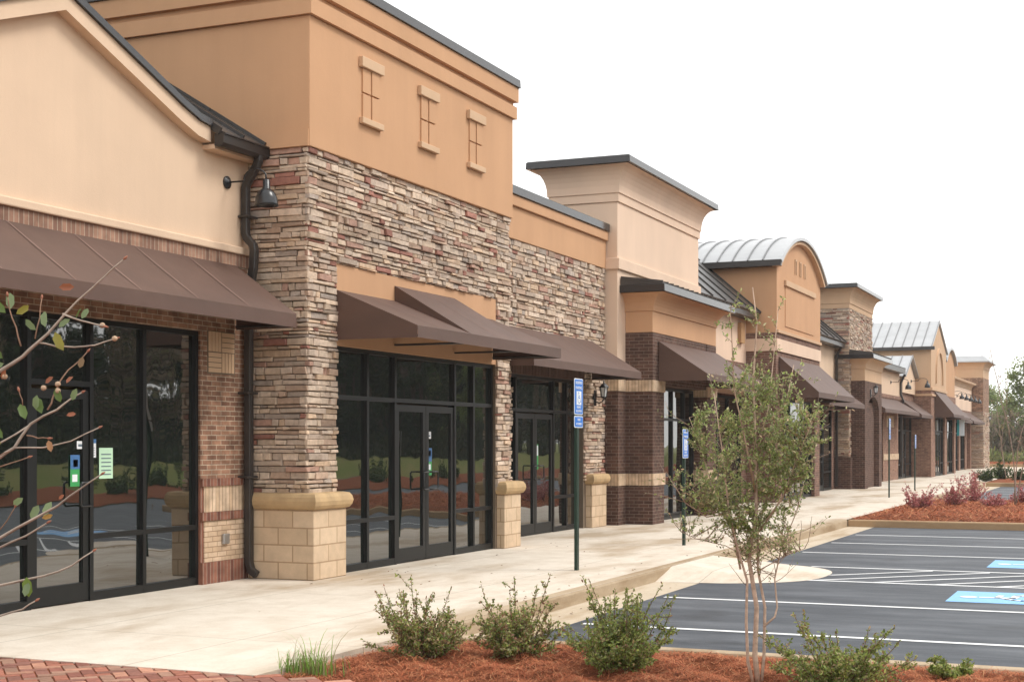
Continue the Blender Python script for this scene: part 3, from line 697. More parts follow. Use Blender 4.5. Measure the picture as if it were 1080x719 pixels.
gooseneck((XW + .12, 69.9, 4.50), 'barn lamp on the small gable against the big tan gable', 'gooseneck wall lamps', arm=.75)

# ------------------------------------------------------------------ shop 7: big tan gable with light metal roof
r8 = thing('shop_building', (-11, 74, 0), 'tan gabled shop with a pale standing seam roof and an arched recess', 'shop')
m = MB(); m.prism([(71.4, 4.27), (77.3, 4.27), (77.3, 6.15), (74.1, 7.45), (71.4, 6.15)], -19, BX, 'x'); g = m.build('gable_wall', 'stucco_tan', r8)
seam_roof(r8, 'roof', (BX + .08, 71.15, 6.12), (-19, 71.15, 6.12), (BX + .08, 74.12, 7.55), (-19, 74.12, 7.55), 'roof_light', 22, .06)
seam_roof(r8, 'roof', (BX + .08, 77.5, 6.12), (-19, 77.5, 6.12), (BX + .08, 74.08, 7.55), (-19, 74.08, 7.55), 'roof_light', 22, .06)
m = MB(); m.box(-19, BX + .2, 71.05, 71.16, 6.02, 6.18); m.build('gutter', 'dark_metal', r8)
ap = lambda hw_, zs_: [(74.35 - hw_ * math.cos(PI * i / 16), zs_ + hw_ * math.sin(PI * i / 16)) for i in range(17)]
m = MB(); m.prism([(73.0, 4.5)] + ap(1.35, 4.9) + [(75.7, 4.5)] + [(75.5, 4.5)] + list(reversed(ap(1.15, 4.9))) + [(73.2, 4.5)], BX, BX + .08, 'x'); m.build('arch_trim', 'stucco_lintel', g)
m = MB(); m.box(-19, BX + .06, 71.36, 77.32, 4.12, 4.268); m.box(-19, BX + .06, 71.36, 77.32, 3.85, 3.95); m.build('belt_band', 'stucco_tan', r8, bevel=.01)
m = MB(); m.box(-19, BX, 71.4, 77.3, 3.951, 4.118); m.box(-19, BX, 71.4, 77.3, 2.9, 3.849); m.box(-19, BX, 71.4, 72.9, 0, 2.9); m.box(-19, BX, 76.6, 77.3, 0, 2.9); m.box(-19, BX - .25, 72.9, 76.6, 0, 2.9); m.build('brick_wall', 'brick_far', r8)
storefront(r8, BX - .08, 72.9, 76.6, 2.89, mull=(73.7, 75.5), doors=((73.73, 75.47, 2.17, 2),))
awning(r8, BX + .02, -8.1, [(72.6, 77.0, 4.1)], 3.0, val=.14)

# ------------------------------------------------------------------ shop 8: small arched parapet
r9 = thing('shop_building', (-11, 80, 0), 'narrow orange shop with an arched parapet beside the tan gable', 'shop')
arc8 = arcp(2.3, .75, 5.75, 20, 79.65)
m = MB(); m.prism([(77.35, 4.05)] + arc8 + [(81.95, 4.05)], -15, BX - .1, 'x'); g = m.build('front_wall', 'stucco_orange', r9)
m = MB(); m.prism(arc8 + list(reversed(arcp(2.42, .78, 5.85, 20, 79.65))), -15, BX + .05, 'x'); m.build('coping', 'roof_light', g)
m = MB(); m.box(-15, BX - .05, 77.35, 81.95, 2.9, 4.048); m.box(-15, BX - .05, 77.35, 78.1, 0, 2.9); m.box(-15, BX - .05, 81.2, 81.95, 0, 2.9); m.box(-15, BX - .3, 78.1, 81.2, 0, 2.9); m.build('brick_wall', 'brick_far', r9)
storefront(r9, BX - .14, 78.1, 81.2, 2.89, mull=(79.0, 80.3))
awning(r9, BX - .03, -8.3, [(77.6, 81.8, 3.7)], 2.95, val=.14)

# ------------------------------------------------------------------ shop 9: long low cream part, then end tower
r10 = thing('shop_building', (-11.5, 89, 0), 'long low cream shop with a row of barn lamps before the end tower', 'shop')
m = MB(); m.box(-18, -9.7, 82, 96.7, 3.6, 4.95); g = m.build('wall', 'stucco_pink', r10)
m = MB(); m.rect_cornice(-18, -9.7, 82.3, 96.4, [(0, 4.951), (.03, 4.96)] + [(.03 + e, z) for e, z in cove(.25, 4.97, 5.25, 5)] + [(.3, 5.36), (0, 5.38)]); m.build('cornice', 'stucco_tan', g)
m = MB(); m.box(-18, -9.7, 82, 96.7, 2.9, 3.598); m.box(-18, -9.95, 82, 96.7, 0, 2.9)
for y in (82, 86, 89.5, 93, 95.9): m.box(-9.95, -9.7, y, y + .8, 0, 2.9)
m.build('brick_wall', 'brick_far', r10)
for y in (82.8, 86.8, 90.3): storefront(r10, -9.78, y, y + (3.2 if y < 83 else 2.7), 2.89, mull=(y + 1.0, y + 1.9))
awning(r10, -9.68, -8.85, [(82.2, 88.8, 3.5)], 2.9, val=.14); awning(r10, -9.68, -8.85, [(89.6, 96.2, 3.5)], 2.9, val=.14)
for i, y in enumerate((83.6, 86.0, 88.4, 90.8, 93.2)):
    gooseneck((-9.7, y, 4.35), ('nearest', 'second nearest', 'middle', 'second farthest', 'farthest')[i] + ' barn lamp of the row of five before the end tower', 'row of barn lamps', arm=.8)
r11 = thing('shop_building', (-10.5, 98.6, 0), 'brick and stone end tower with a pale flared cap, farthest unit', 'shop')
m = MB(); m.box(-13, BX, 96.72, 100.6, 3.6, 5.75); m.build('brick_wall', 'brick_red', r11)
m = MB(); m.box(-13, BX, 96.72, 100.6, 0, 3.598); m.build('core', 'mortar_dark', r11)
rng = random.Random(31); rows = stone_rows(rng, 0, 3.6); m = MB(); stones(m, rng, 'y', 96.72, -10.2, BX, 0, 3.6, rows, big=1.6); stones(m, rng, 'x', BX, 96.72, 100.6, 0, 3.6, rows, big=1.6); m.build('stone_veneer', 'stone', r11, col=True)
m = MB(); m.box(-13, BX, 96.72, 100.6, 5.752, 6.3); t_ = m.build('top_wall', 'stucco_tan', r11)
m = MB(); m.rect_cornice(-13, BX, 96.72, 100.6, [(0, 6.30), (.03, 6.31)] + [(.03 + e, z) for e, z in cove(.33, 6.32, 6.72, 5)] + [(0, 6.725)]); m.build('cornice', 'stucco_tan', t_)
m = MB(); m.rect_cornice(-13, BX, 96.72, 100.6, [(0, 6.73), (.42, 6.728), (.42, 6.80), (.0, 7.15)]); m.build('cap_roof', 'roof_light', t_)
lantern((BX + .05, 98.6, 3.1), 'wall lantern on the stone base of the end tower', 'wall lanterns')
b = thing('hanging_banner', (-9.0, 80.3, 2.5), 'pale hanging banner under a far awning of the narrow arched shop', 'banner')
m = MB(); m.box(-8.80, -8.42, 80.28, 80.31, 2.0, 3.0); m.build('sheet', 'banner', b); m = MB(); m.box(-8.80, -8.68, 80.275, 80.315, 2.01, 2.99); m.build('header', 'banner_teal', b)
m = MB(); m.tube([(-9.05, 80.295, 3.03), (-8.38, 80.295, 3.03)], .02, 6); m.build('rod', 'dark_metal', b)
# ------------------------------------------------------------------ ground
def sheet(name, mat, x0, x1, y0, y1, z, **kw):
    m = MB(); m.quad((x0, y0, z), (x1, y0, z), (x1, y1, z), (x0, y1, z)); return struct(name, m, mat, off=(0, 0, 0), **kw)
sheet('ground', 'lawn', -700, 700, -700, 700, -.34)
m = MB(); m.box(-10.6, -5.66, 8.66, 11.2, -.3, 0); m.quad((-10.6, 11.2, 0), (-5.66, 11.2, 0), (-5.66, 101, 0), (-10.6, 101, 0)); struct('sidewalk', m, 'concrete', off=(0, 0, 0))
sheet('parking_lot', 'asphalt', -5.1, 8.0, 11.27, 114, -.15)
sheet('road', 'gutter', -60, -5.1, 101.2, 114, -.15)
sheet('brick_path_bed', 'mulch', -14, 9, -12, 8.66, -.012)
m = MB(); m.box(-5.82, -5.648, 11.0, 31.2, -.3, .004); m.box(-5.82, -5.648, 42.6, 62, -.3, .004); m.box(-5.82, -5.648, 69, 101, -.3, .004)
struct('kerb', m, 'kerb', off=(0, 0, 0), bevel=.03)
m = MB(); m.quad((-5.65, 11.27, -.146), (-5.1, 11.27, -.15), (-5.1, 31.2, -.15), (-5.65, 31.2, -.146)); m.quad((-5.65, 42.7, -.146), (-5.1, 42.7, -.15), (-5.1, 62, -.15), (-5.65, 62, -.146)); struct('gutter_pan', m, 'gutter', off=(0, 0, 0))
m = MB(); m.box(-5.647, 4.5, 11.12, 11.272, -.3, -.015); struct('bed_kerb', m, 'kerb', off=(0, 0, 0), bevel=.02)
# built-up kerb ramp
m = MB(); NX, NY = 14, 24; idx = {}
for i in range(NX + 1):
    for j in range(NY + 1):
        u = i / NX; v = j / NY * 2 - 1
        x = -5.652 + 1.85 * u * math.sqrt(max(0, 1 - abs(v) ** 2.6)) if True else 0
        y = 19.55 + 1.75 * v
        h = (1 - u) * min(1, (1 - abs(v)) / .42)
        idx[i, j] = m.add([(x, y, -.146 + .142 * h)])
for i in range(NX):
    for j in range(NY): m.face((idx[i, j], idx[i + 1, j], idx[i + 1, j + 1], idx[i, j + 1]))
struct('kerb_ramp', m, 'concrete', off=(0, 0, 0))
# painted markings
def line(y, x0=-5.0, x1=.45, w=.10):
    m = MB(); m.quad((x0, y - w / 2, -.146), (x1, y - w / 2, -.146), (x1, y + w / 2, -.146), (x0, y + w / 2, -.146)); return struct('parking_line', m, 'paint_white')
for y in (13.42, 16.1, 23.62, 26.05, 28.45): line(y)
for y in (18.82, 20.92): line(y, x0=-4.0 if y < 20 else -4.3)
for y in (45.4, 48.0, 50.6, 53.2, 55.8, 58.4): line(y)
for k in range(7):
    x = -4.6 + .75 * k; m = MB(); a, b = max(x, -3.85), x + 2.0
    ya = 18.87 + (a - x); q = .075
    b = min(b, .45); yb = 18.87 + (b - x)
    if b - a < .3: continue
    m.quad((a, ya, -.1455), (a + q * 1.4, ya, -.1455), (b, yb - q * 1.4, -.1455), (b - .0, yb, -.1455)); struct('hatch_line', m, 'paint_white')
def isa(m, P, s):
    """wheelchair symbol; P maps (u, v) to 3-D"""
    def strip(pts, w):
        pts = [Vector(p) for p in pts]
        for a, b in zip(pts, pts[1:]):
            d = (b - a).normalized(); n = Vector((-d.y, d.x)) * w / 2; a2, b2 = a - d * w * .3, b + d * w * .3
            m.poly([P(*(q * s)) for q in (a2 - n, b2 - n, b2 + n, a2 + n)])
    m.poly([P((-.06 + .085 * math.cos(t)) * s, (.42 + .085 * math.sin(t)) * s) for t in [2 * PI * i / 14 for i in range(14)]])
    strip([(-.05, .30), (-.02, 0), (.22, -.02), (.33, -.32), (.42, -.29)], .075)
    strip([(-.03, .15), (.18, .13)], .06)
    strip([(-.10 + 0, .08)] + [(.02 + .27 * math.cos(t), -.17 + .27 * math.sin(t)) for t in [R(a) for a in range(125, 345, 20)]], .06)
for y0, y1 in ((16.9, 18.15), (21.75, 23.15)):
    m = MB(); m.quad((-1.98, y0, -.146), (-.65, y0, -.146), (-.65, y1, -.146), (-1.98, y1, -.146)); o = struct('parking_symbol', m, 'paint_blue')
    m = MB(); isa(m, lambda u, v: (-1.3 - v, (y0 + y1) / 2 + u, -.142), 1.15); m.build('wheelchair_mark', 'paint_white', o)
# herringbone brick path
prng2 = random.Random(3); m = MB()
PC = [(.34, .135, .09), (.27, .11, .08), (.40, .20, .135), (.30, .17, .12), (.22, .10, .075)]
L_, W_ = .2, .1; ang = R(45); ca, sa = math.cos(ang), math.sin(ang)
for i in range(-60, 60):
    for j in range(-40, 40):
        # herringbone cell: one horizontal, one vertical brick
        ox = i * W_ + j * L_ * 1.0; oy = i * W_ - j * L_ * 1.0
        for (bx, by, bw, bh) in ((0, 0, L_, W_), (-W_ + W_, W_, W_, L_)):
            x0, y0 = ox + bx, oy + by; g = .004
            q = [(x0 + g, y0 + g), (x0 + bw - g, y0 + g), (x0 + bw - g, y0 + bh - g), (x0 + g, y0 + bh - g)]
            q = [(-7.6 + x * ca - y * sa, 7.6 + x * sa + y * ca) for x, y in q]
            cx_, cy_ = sum(p[0] for p in q) / 4, sum(p[1] for p in q) / 4
            if not (-11 < cx_ < -4.6 and 6.2 < cy_ < 8.70): continue
            t = prng2.uniform(.8, 1.2); m.c = tuple(c * t for c in prng2.choice(PC)); z = -.004 + prng2.uniform(-.003, .003)
            n = m.add([(x, y, z - .01) for x, y in q] + [(x + (cx_ - x) * .05, y + (cy_ - y) * .05, z) for x, y in q])
            m.face((n + 4, n + 5, n + 6, n + 7))
            for k in range(4): m.face((n + k, n + (k + 1) % 4, n + 4 + (k + 1) % 4, n + 4 + k))
struct('brick_path', m, 'paver', off=(0, 0, 0), col=True)
# mulch beds with pine straw
def mulch_bed(x0, x1, y0, y1, zb, hump, needles, seed, nlen=.13, wid=.004, step=.12, mat='mulch'):
    r = np.random.default_rng(seed); nx, ny = max(2, int((x1 - x0) / step)), max(2, int((y1 - y0) / step))
    gx, gy = np.meshgrid(np.linspace(x0, x1, nx + 1), np.linspace(y0, y1, ny + 1), indexing='ij')
    ph = r.uniform(0, 6, 8)
    def H(x, y):
        e = np.minimum(np.minimum(x - x0, x1 - x), np.minimum(y - y0, y1 - y)); e = np.clip(e / .5, 0, 1)
        return zb + hump * e ** .6 + e * .022 * (np.sin(x * 5 + ph[0]) * np.cos(y * 6 + ph[1]) + np.sin(x * 11 + y * 9 + ph[2]) + .6 * np.sin(x * 21 - y * 17 + ph[3]))
    z = H(gx, gy); V = np.stack([gx, gy, z], -1).reshape(-1, 3)
    i, j = np.meshgrid(np.arange(nx), np.arange(ny), indexing='ij'); a = (i * (ny + 1) + j).ravel()
    F = np.stack([a, a + ny + 1, a + ny + 2, a + 1], -1)
    b = mesh_np('mulch_bed', V, F, mat); tag(b, kind='structure')
    if needles:
        N = needles; px, py = r.uniform(x0 + .03, x1 - .03, N), r.uniform(y0 + .03, y1 - .03, N); pz = H(px, py) + r.uniform(0, .02, N)
        az = r.uniform(0, 2 * PI, N); el = r.normal(0, .22, N) + .08; ln = r.uniform(.5, 1.3, N) * nlen
        d = np.stack([np.cos(az) * np.cos(el), np.sin(az) * np.cos(el), np.sin(el)], -1)
        s = np.stack([-np.sin(az), np.cos(az), np.zeros(N)], -1) * wid / 2
        p = np.stack([px, py, pz], -1) - d * ln[:, None] / 2; e = p + d * ln[:, None]; mid = (p + e) / 2 + np.stack([r.normal(0, .01, N), r.normal(0, .01, N), r.uniform(0, .012, N)], -1)
        up_ = np.array([0, 0, wid * .5])
        V = np.stack([p - s, p + s, mid + s + up_, mid - s + up_, e + s * .4, e - s * .4], 1).reshape(-1, 3)
        k = np.arange(N)[:, None] * 6; F = np.concatenate([k + [0, 1, 2, 3], k + [3, 2, 4, 5]], 0)
        pal = np.array([(.42, .135, .062), (.32, .09, .044), (.50, .205, .10), (.20, .06, .03), (.50, .26, .13)])
        c = pal[r.choice(5, N, p=[.34, .28, .2, .1, .08])] * r.uniform(.8, 1.2, (N, 1)); C = np.concatenate([c, c], 0)
        o = mesh_np('pine_straw', V, F, 'straw', C); tag(o, 'loose rust red pine straw covering the planting bed', 'pine straw', kind='stuff')
mulch_bed(-5.645, 4.3, 8.7, 11.115, -.06, .05, 75000, 1, nlen=.095, wid=.0032)
m = MB(); m.box(-5.65, 3.5, 31.2, 31.36, -.3, .0); m.box(-5.65, 3.5, 42.5, 42.65, -.3, 0); m.box(3.35, 3.5, 31.362, 42.498, -.3, 0); struct('island_kerb', m, 'kerb_tan', off=(0, 0, 0), bevel=.03)
mulch_bed(-5.655, 3.34, 31.37, 42.49, -.03, .07, 22000, 2, nlen=.25, wid=.012, step=.3)
m = MB(); m.box(-5.9, 8.0, 62, 62.2, -.3, .02); m.box(-5.9, 8.0, 68.9, 69.1, -.3, 0); struct('island_kerb', m, 'kerb_tan', off=(0, 0, 0), bevel=.03)
mulch_bed(-5.88, 8, 62.21, 68.89, -.02, .08, 0, 3, step=.4)
m = MB(); m.box(-60, 8.0, 114, 114.3, -.3, .05); struct('island_kerb', m, 'kerb_tan', off=(0, 0, 0), bevel=.03)
mulch_bed(-60, 12, 114.3, 119, -.02, .25, 0, 4, step=.6)
mulch_bed(8.0, 12.5, 11.0, 114.2, -.12, .22, 0, 5, step=.8)
sheet('far_road', 'asphalt', 12.6, 18.5, -40, 190, -.25)
mulch_bed(18.6, 27, -40, 190, -.3, .9, 0, 6, step=2.0, mat='lawn')

# ------------------------------------------------------------------ signs, notices
def text(body, size, parent, loc, mat, align='CENTER', sx=1):
    c = bpy.data.curves.new('lettering', 'FONT'); c.body = body; c.size = size; c.align_x = align; c.align_y = 'CENTER'; c.extrude = .0015
    t = bpy.data.objects.new('lettering', c); COL.objects.link(t)
    dg = bpy.context.evaluated_depsgraph_get(); me = bpy.data.meshes.new_from_object(t.evaluated_get(dg))
    COL.objects.unlink(t); bpy.data.objects.remove(t); bpy.data.curves.remove(c)
    o = bpy.data.objects.new('lettering', me); me.materials.clear(); me.materials.append(MATS[mat]); COL.objects.link(o)
    o.parent = parent; base = parent_base(parent); o.location = Vector(loc) - base; o.rotation_euler = (PI / 2, 0, PI / 2); o.scale = (sx, 1, 1)
    return o
def rrect(m, x, y0, y1, z0, z1, r=.02, th=.004):
    pts = []
    for cy_, cz_, a0 in ((y1 - r, z0 + r, -90), (y1 - r, z1 - r, 0), (y0 + r, z1 - r, 90), (y0 + r, z0 + r, 180)):
        for k in range(4): a = R(a0 + 30 * k); pts.append((cy_ + r * math.cos(a), cz_ + r * math.sin(a)))
    m.prism(pts, x, x + th, 'x')
def parking_sign(x, y, label, van=True, top=2.44):
    t = thing('parking_sign', (x, y, 0), label, 'parking sign', 'accessible parking signs on green posts')
    m = MB()   # U-channel post
    m.box(x - .004, x + .004, y - .03, y + .03, 0, top); m.box(x - .03, x - .004, y - .03, y - .024, 0, top); m.box(x - .03, x - .004, y + .024, y + .03, 0, top)
    m.box(x - .034, x - .028, y - .045, y - .024, 0, top); m.box(x - .034, x - .028, y + .024, y + .045, 0, top)
    m.build('post', 'green_metal', t)
    z1 = top; z0 = top - .46; w = .155
    m = MB(); rrect(m, x + .006, y - w, y + w, z0, z1, .025); f = m.build('sign_face', 'sign_white', t)
    m = MB(); rrect(m, x + .0105, y - w + .012, y + w - .012, z0 + .012, z1 - .012, .018, .002); b = m.build('blue_field', 'sign_blue', f)
    X = x + .0135
    text('RESERVED', .050, f, (X, y, z1 - .055), 'sign_white'); text('PARKING', .055, f, (X, y, z1 - .120), 'sign_white')
    m = MB(); rrect(m, x + .0125, y - .085, y + .085, z0 + .125, z0 + .300, .008, .002); m.build('symbol_panel', 'sign_white', f)
    m = MB(); isa(m, lambda u, v: (x + .0155, y + u, z0 + .215 + v), .155); m.build('wheelchair_mark', 'sign_blue', f)
    text('PERMIT', .045, f, (X, y, z0 + .092), 'sign_white'); text('REQUIRED', .042, f, (X, y, z0 + .045), 'sign_white')
    if van:
        m = MB(); rrect(m, x + .006, y - w, y + w, z0 - .165, z0 - .015, .025); f2 = m.build('sign_face', 'sign_white', t)
        m = MB(); rrect(m, x + .0105, y - w + .012, y + w - .012, z0 - .153, z0 - .027, .018, .002); m.build('blue_field', 'sign_blue', f2)
        text('VAN', .05, f2, (X, y, z0 - .065), 'sign_white'); text('ACCESSIBLE', .038, f2, (X, y, z0 - .118), 'sign_white')
    m = MB()
    for zz in (z0 + .04, z1 - .03): m.lathe((0, 0, 0), [(.0, 0)], 3) if False else m.box(x + .012, x + .02, y - .006, y + .006, zz - .006, zz + .006)
    m.build('bolt', 'alum', t)
    return t
parking_sign(-6.56, 17.43, 'nearest blue parking sign on a green post, with a small second plate below')
parking_sign(-6.60, 22.35, 'low blue parking sign on a short green post just left of the leafy sapling crown', van=False, top=1.84)
parking_sign(-6.78, 44.3, 'blue parking sign in front of the low cream shop, left of the two far signs', van=True, top=2.35)
parking_sign(-6.95, 51.0, 'farthest blue parking sign, its post above the pink shrubs', van=False, top=1.9)
def notice(name, label, X, y0, y1, z0, z1, mat, inner=()):
    o = thing(name, (X, (y0 + y1) / 2, z0), label, 'notice')
    m = MB(); m.box(X, X + .003, y0, y1, z0, z1); m.build('sheet', mat, o)
    for (a, b, c, d, mt) in inner:
        m = MB(); m.box(X + .0032, X + .005, y0 + (y1 - y0) * a, y0 + (y1 - y0) * b, z0 + (z1 - z0) * c, z0 + (z1 - z0) * d); m.build('print', mt, o)
XG = XW - .03 - .038
lines = [(.15, .85, .12 + .13 * k, .155 + .13 * k, 'ink') for k in range(6)]
notice('paper_notice', 'pale green sheet taped inside the nearest shop window', XG, 12.24, 12.46, 1.25, 1.57, 'paper_green', lines)
notice('paper_notice', 'small white notice with a blue heading beside the nearest shop door', XG, 12.05, 12.19, 1.47, 1.66, 'paper_white', [(0, 1, .78, 1, 'sticker_blue')] + lines[:4])
notice('door_sticker', 'blue and green sticker on the nearest single glass door', XG + .012, 11.78, 11.92, 1.18, 1.50, 'sticker_green', [(0, 1, .55, 1, 'sticker_blue'), (.3, .8, .62, .85, 'paper_white'), (.2, .75, .15, .38, 'paper_white')])
notice('door_sticker', 'small white sticker at the top edge of the nearest glass door', XG + .012, 11.88, 11.98, 1.56, 1.64, 'paper_white', [(.2, .8, .3, .6, 'ink')])
X2 = -9.10 - .032
notice('door_sticker', 'green and blue sticker on the double door of the orange parapet shop', X2, 18.28, 18.42, 1.17, 1.55, 'sticker_green', [(0, 1, .5, 1, 'sticker_blue'), (.25, .8, .70, .9, 'paper_white'), (.25, .75, .2, .4, 'paper_white')])
notice('door_sticker', 'white sticker above the green one on the orange parapet shop door', X2, 18.26, 18.40, 1.68, 1.78, 'paper_white', [(.2, .8, .3, .5, 'ink')])
X3 = -9.78 - .032
notice('door_sticker', 'green and white sticker on the double door of the low stone shop', X3, 23.92, 24.06, 1.15, 1.6, 'sticker_green', [(.1, .9, .55, .95, 'paper_white')])

# ------------------------------------------------------------------ plants
def leaves_np(P, D, Nn, L, Wd, fold=.18):
    """two quads a leaf, folded along the midrib"""
    P, D, Nn = (np.asarray(a, float) for a in (P, D, Nn)); D /= np.linalg.norm(D, axis=1, keepdims=True) + 1e-9
    S = np.cross(D, Nn); S /= np.linalg.norm(S, axis=1, keepdims=True) + 1e-9; Nn = np.cross(S, D)
    L = np.asarray(L)[:, None]; Wd = np.asarray(Wd)[:, None]
    b = P; tip = P + D * L - Nn * L * .08
    f = lambda t, w, sg: P + D * L * t + S * Wd * w * sg + Nn * (Wd * fold - L * .05 * t)
    V = np.stack([b, f(.28, .43, 1), f(.74, .43, 1), tip, f(.74, .43, -1), f(.28, .43, -1)], 1).reshape(-1, 3)
    k = np.arange(len(P))[:, None] * 6
    return V, np.concatenate([k + [0, 1, 2, 3], k + [0, 3, 4, 5]], 0)
class Plant:
    def __init__(s, seed): s.r = np.random.default_rng(seed); s.m = MB(); s.P = []; s.D = []; s.N = []; s.L = []; s.W = []; s.C = []
    def stem(s, pts, r0, r1, sides=5, col=(.3, .25, .2)):
        n = len(pts); s.m.c = col; s.m.tube(pts, [r0 + (r1 - r0) * i / (n - 1) for i in range(n)], sides)
    def twig(s, p, d, ln, r0, col, seg=4, wob=.25, up=.15):
        p = np.array(p, float); d = np.array(d, float); d /= np.linalg.norm(d); pts = [p.copy()]
        for _ in range(seg):
            d = d + s.r.normal(0, wob, 3) * .5 + np.array([0, 0, up]) * .5; d /= np.linalg.norm(d); p = p + d * ln / seg; pts.append(p.copy())
        s.stem(pts, r0, r0 * .45, 4, col); return np.array(pts)
    def leaf(s, p, d, L, col, asp=.5):
        n = s.r.normal(0, 1, 3) + np.array([0, 0, .8]); s.P.append(p); s.D.append(d); s.N.append(n); s.L.append(L); s.W.append(L * asp); s.C.append(col)
    def leaf_along(s, pts, n, L, pal, pw, t0=.15, asp=.5, spread=.9, jit=.25):
        pts = np.asarray(pts); k = len(pts) - 1
        for _ in range(n):
            t = s.r.uniform(t0, 1) * k; i = min(int(t), k - 1); p = pts[i] + (pts[i + 1] - pts[i]) * (t - i)
            ax = pts[i + 1] - pts[i]; ax = ax / (np.linalg.norm(ax) + 1e-9)
            d = ax * .6 + s.r.normal(0, spread, 3); c = np.array(pal[s.r.choice(len(pal), p=pw)]) * s.r.uniform(1.0, 2.1)
            s.leaf(p + s.r.normal(0, L * jit, 3), d, L * s.r.uniform(.65, 1.3), c, asp)
    def build(s, root, bark='bark', names=('stem', 'foliage')):
        base = root.location
        if s.m.v: s.m.build(names[0], bark, root, col=True, smooth=True)
        if s.P:
            V, F = leaves_np(np.array(s.P) - np.array(base), s.D, s.N, s.L, s.W); C = np.array(s.C)
            mesh_np(names[1], V, F, 'leaf', np.concatenate([C, C], 0), root)
def wpt(px, py, d):     # where a measured photo point lies at depth d
    r = (px - 540) / 1539 * d; z = CAM_H - (py - 467) * d / 1539
    return np.array(FWD * d + RGT * r) + np.array([0, 0, z])
GREENS = [(.15, .19, .045), (.105, .14, .035), (.23, .26, .07), (.26, .25, .12), (.27, .19, .10), (.20, .10, .065)]
def shrub(x, y, w, h, seed, label, pw, group='low shrubs in the front bed', nst=46, dens=1.0, zb=-.03, L=.026, pal=GREENS):
    t = thing('shrub', (x, y, zb), label, 'shrub', group); P = Plant(seed); r = P.r
    for i in range(nst):
        a = r.uniform(0, 2 * PI); lean = r.uniform(.05, 1) ** .8; core = r.random() < .74
        hh = h * (r.uniform(.3, .66) if core else r.uniform(.7, 1.15)); d = np.array([math.cos(a) * lean * w * .75, math.sin(a) * lean * w * .75, hh])
        ln = np.linalg.norm(d)
        st = P.twig((x + math.cos(a) * .06 * lean, y + math.sin(a) * .06 * lean, zb - .02), d, ln, .0045, (.17, .10, .07), seg=6, wob=.16, up=.03)
        P.leaf_along(st, int((54 if core else 52) * dens), L * (1 if core else .85), pal, pw, t0=.25 if core else .4, spread=.9 if core else .6)
        for _ in range(int(5 * dens) if core else 3):
            q = st[r.integers(2, 6)]; dd = r.normal(0, 1, 3) + np.array([0, 0, .7]); tw = P.twig(q, dd, r.uniform(.06, .2) * h / .6, .0025, (.2, .11, .07), 3, .2)
            P.leaf_along(tw, int(22 * dens), L * .95, pal, pw, t0=.05)
    P.build(t); return t
shrub(-5.0, 9.95, .54, .58, 1, 'brownish spiky shrub, leftmost in the pine straw bed', [.20, .24, .12, .16, .18, .10], nst=58)
shrub(-4.36, 10.25, .44, .58, 2, 'upright olive shrub, second from the left in the pine straw bed', [.20, .25, .14, .18, .15, .08], nst=56)
shrub(-3.40, 9.95, .56, .60, 3, 'bright green bushy shrub just left of the sapling trunk', [.36, .22, .26, .10, .04, .02], nst=74, dens=1.25)
shrub(-1.86, 9.9, .66, .41, 4, 'wide green shrub right of the sapling, by the parking kerb', [.30, .22, .24, .13, .08, .03], nst=66, dens=1.1)
shrub(-1.22, 10.6, .20, .16, 5, 'tiny green tuft of a shrub at the bed kerb on the right', [.4, .2, .3, .1, 0, 0], nst=22, L=.028)
def grass(x, y, z, n, h, seed, label):
    t = thing('grass_clump', (x, y, z), label, 'grass clump'); r = np.random.default_rng(seed); V = []; F = []; C = []
    for i in range(n):
        a = r.uniform(0, 2 * PI); rad = abs(r.normal(0, .13)); p = np.array([r.normal(0, .11), r.normal(0, .06), 0]); hh = h * r.uniform(.3, 1) * (1 if r.random() < .12 else .55); out = r.uniform(.15, .7) * hh
        d = np.array([math.cos(a), math.sin(a), 0]); s = np.array([-d[1], d[0], 0]) * r.uniform(.003, .006); k = len(V); sg = 5
        for q in range(sg + 1):
            u = q / sg; c = p + d * out * u ** 2 + np.array([0, 0, hh * (u - .25 * u ** 3)]); V += [c - s * (1 - u * .85), c + s * (1 - u * .85)]
        col = np.array((.20, .34, .06) if r.random() < .75 else (.30, .26, .12)) * r.uniform(.7, 1.3)
        for q in range(sg): F.append([k + 2 * q, k + 2 * q + 1, k + 2 * q + 3, k + 2 * q + 2]); C.append(col)
    mesh_np('blades', np.array(V), np.array(F), 'leaf', np.array(C), t)
grass(-5.48, 9.05, -.03, 260, .42, 8, 'clump of tall green grass at the corner of the bed and the brick path')
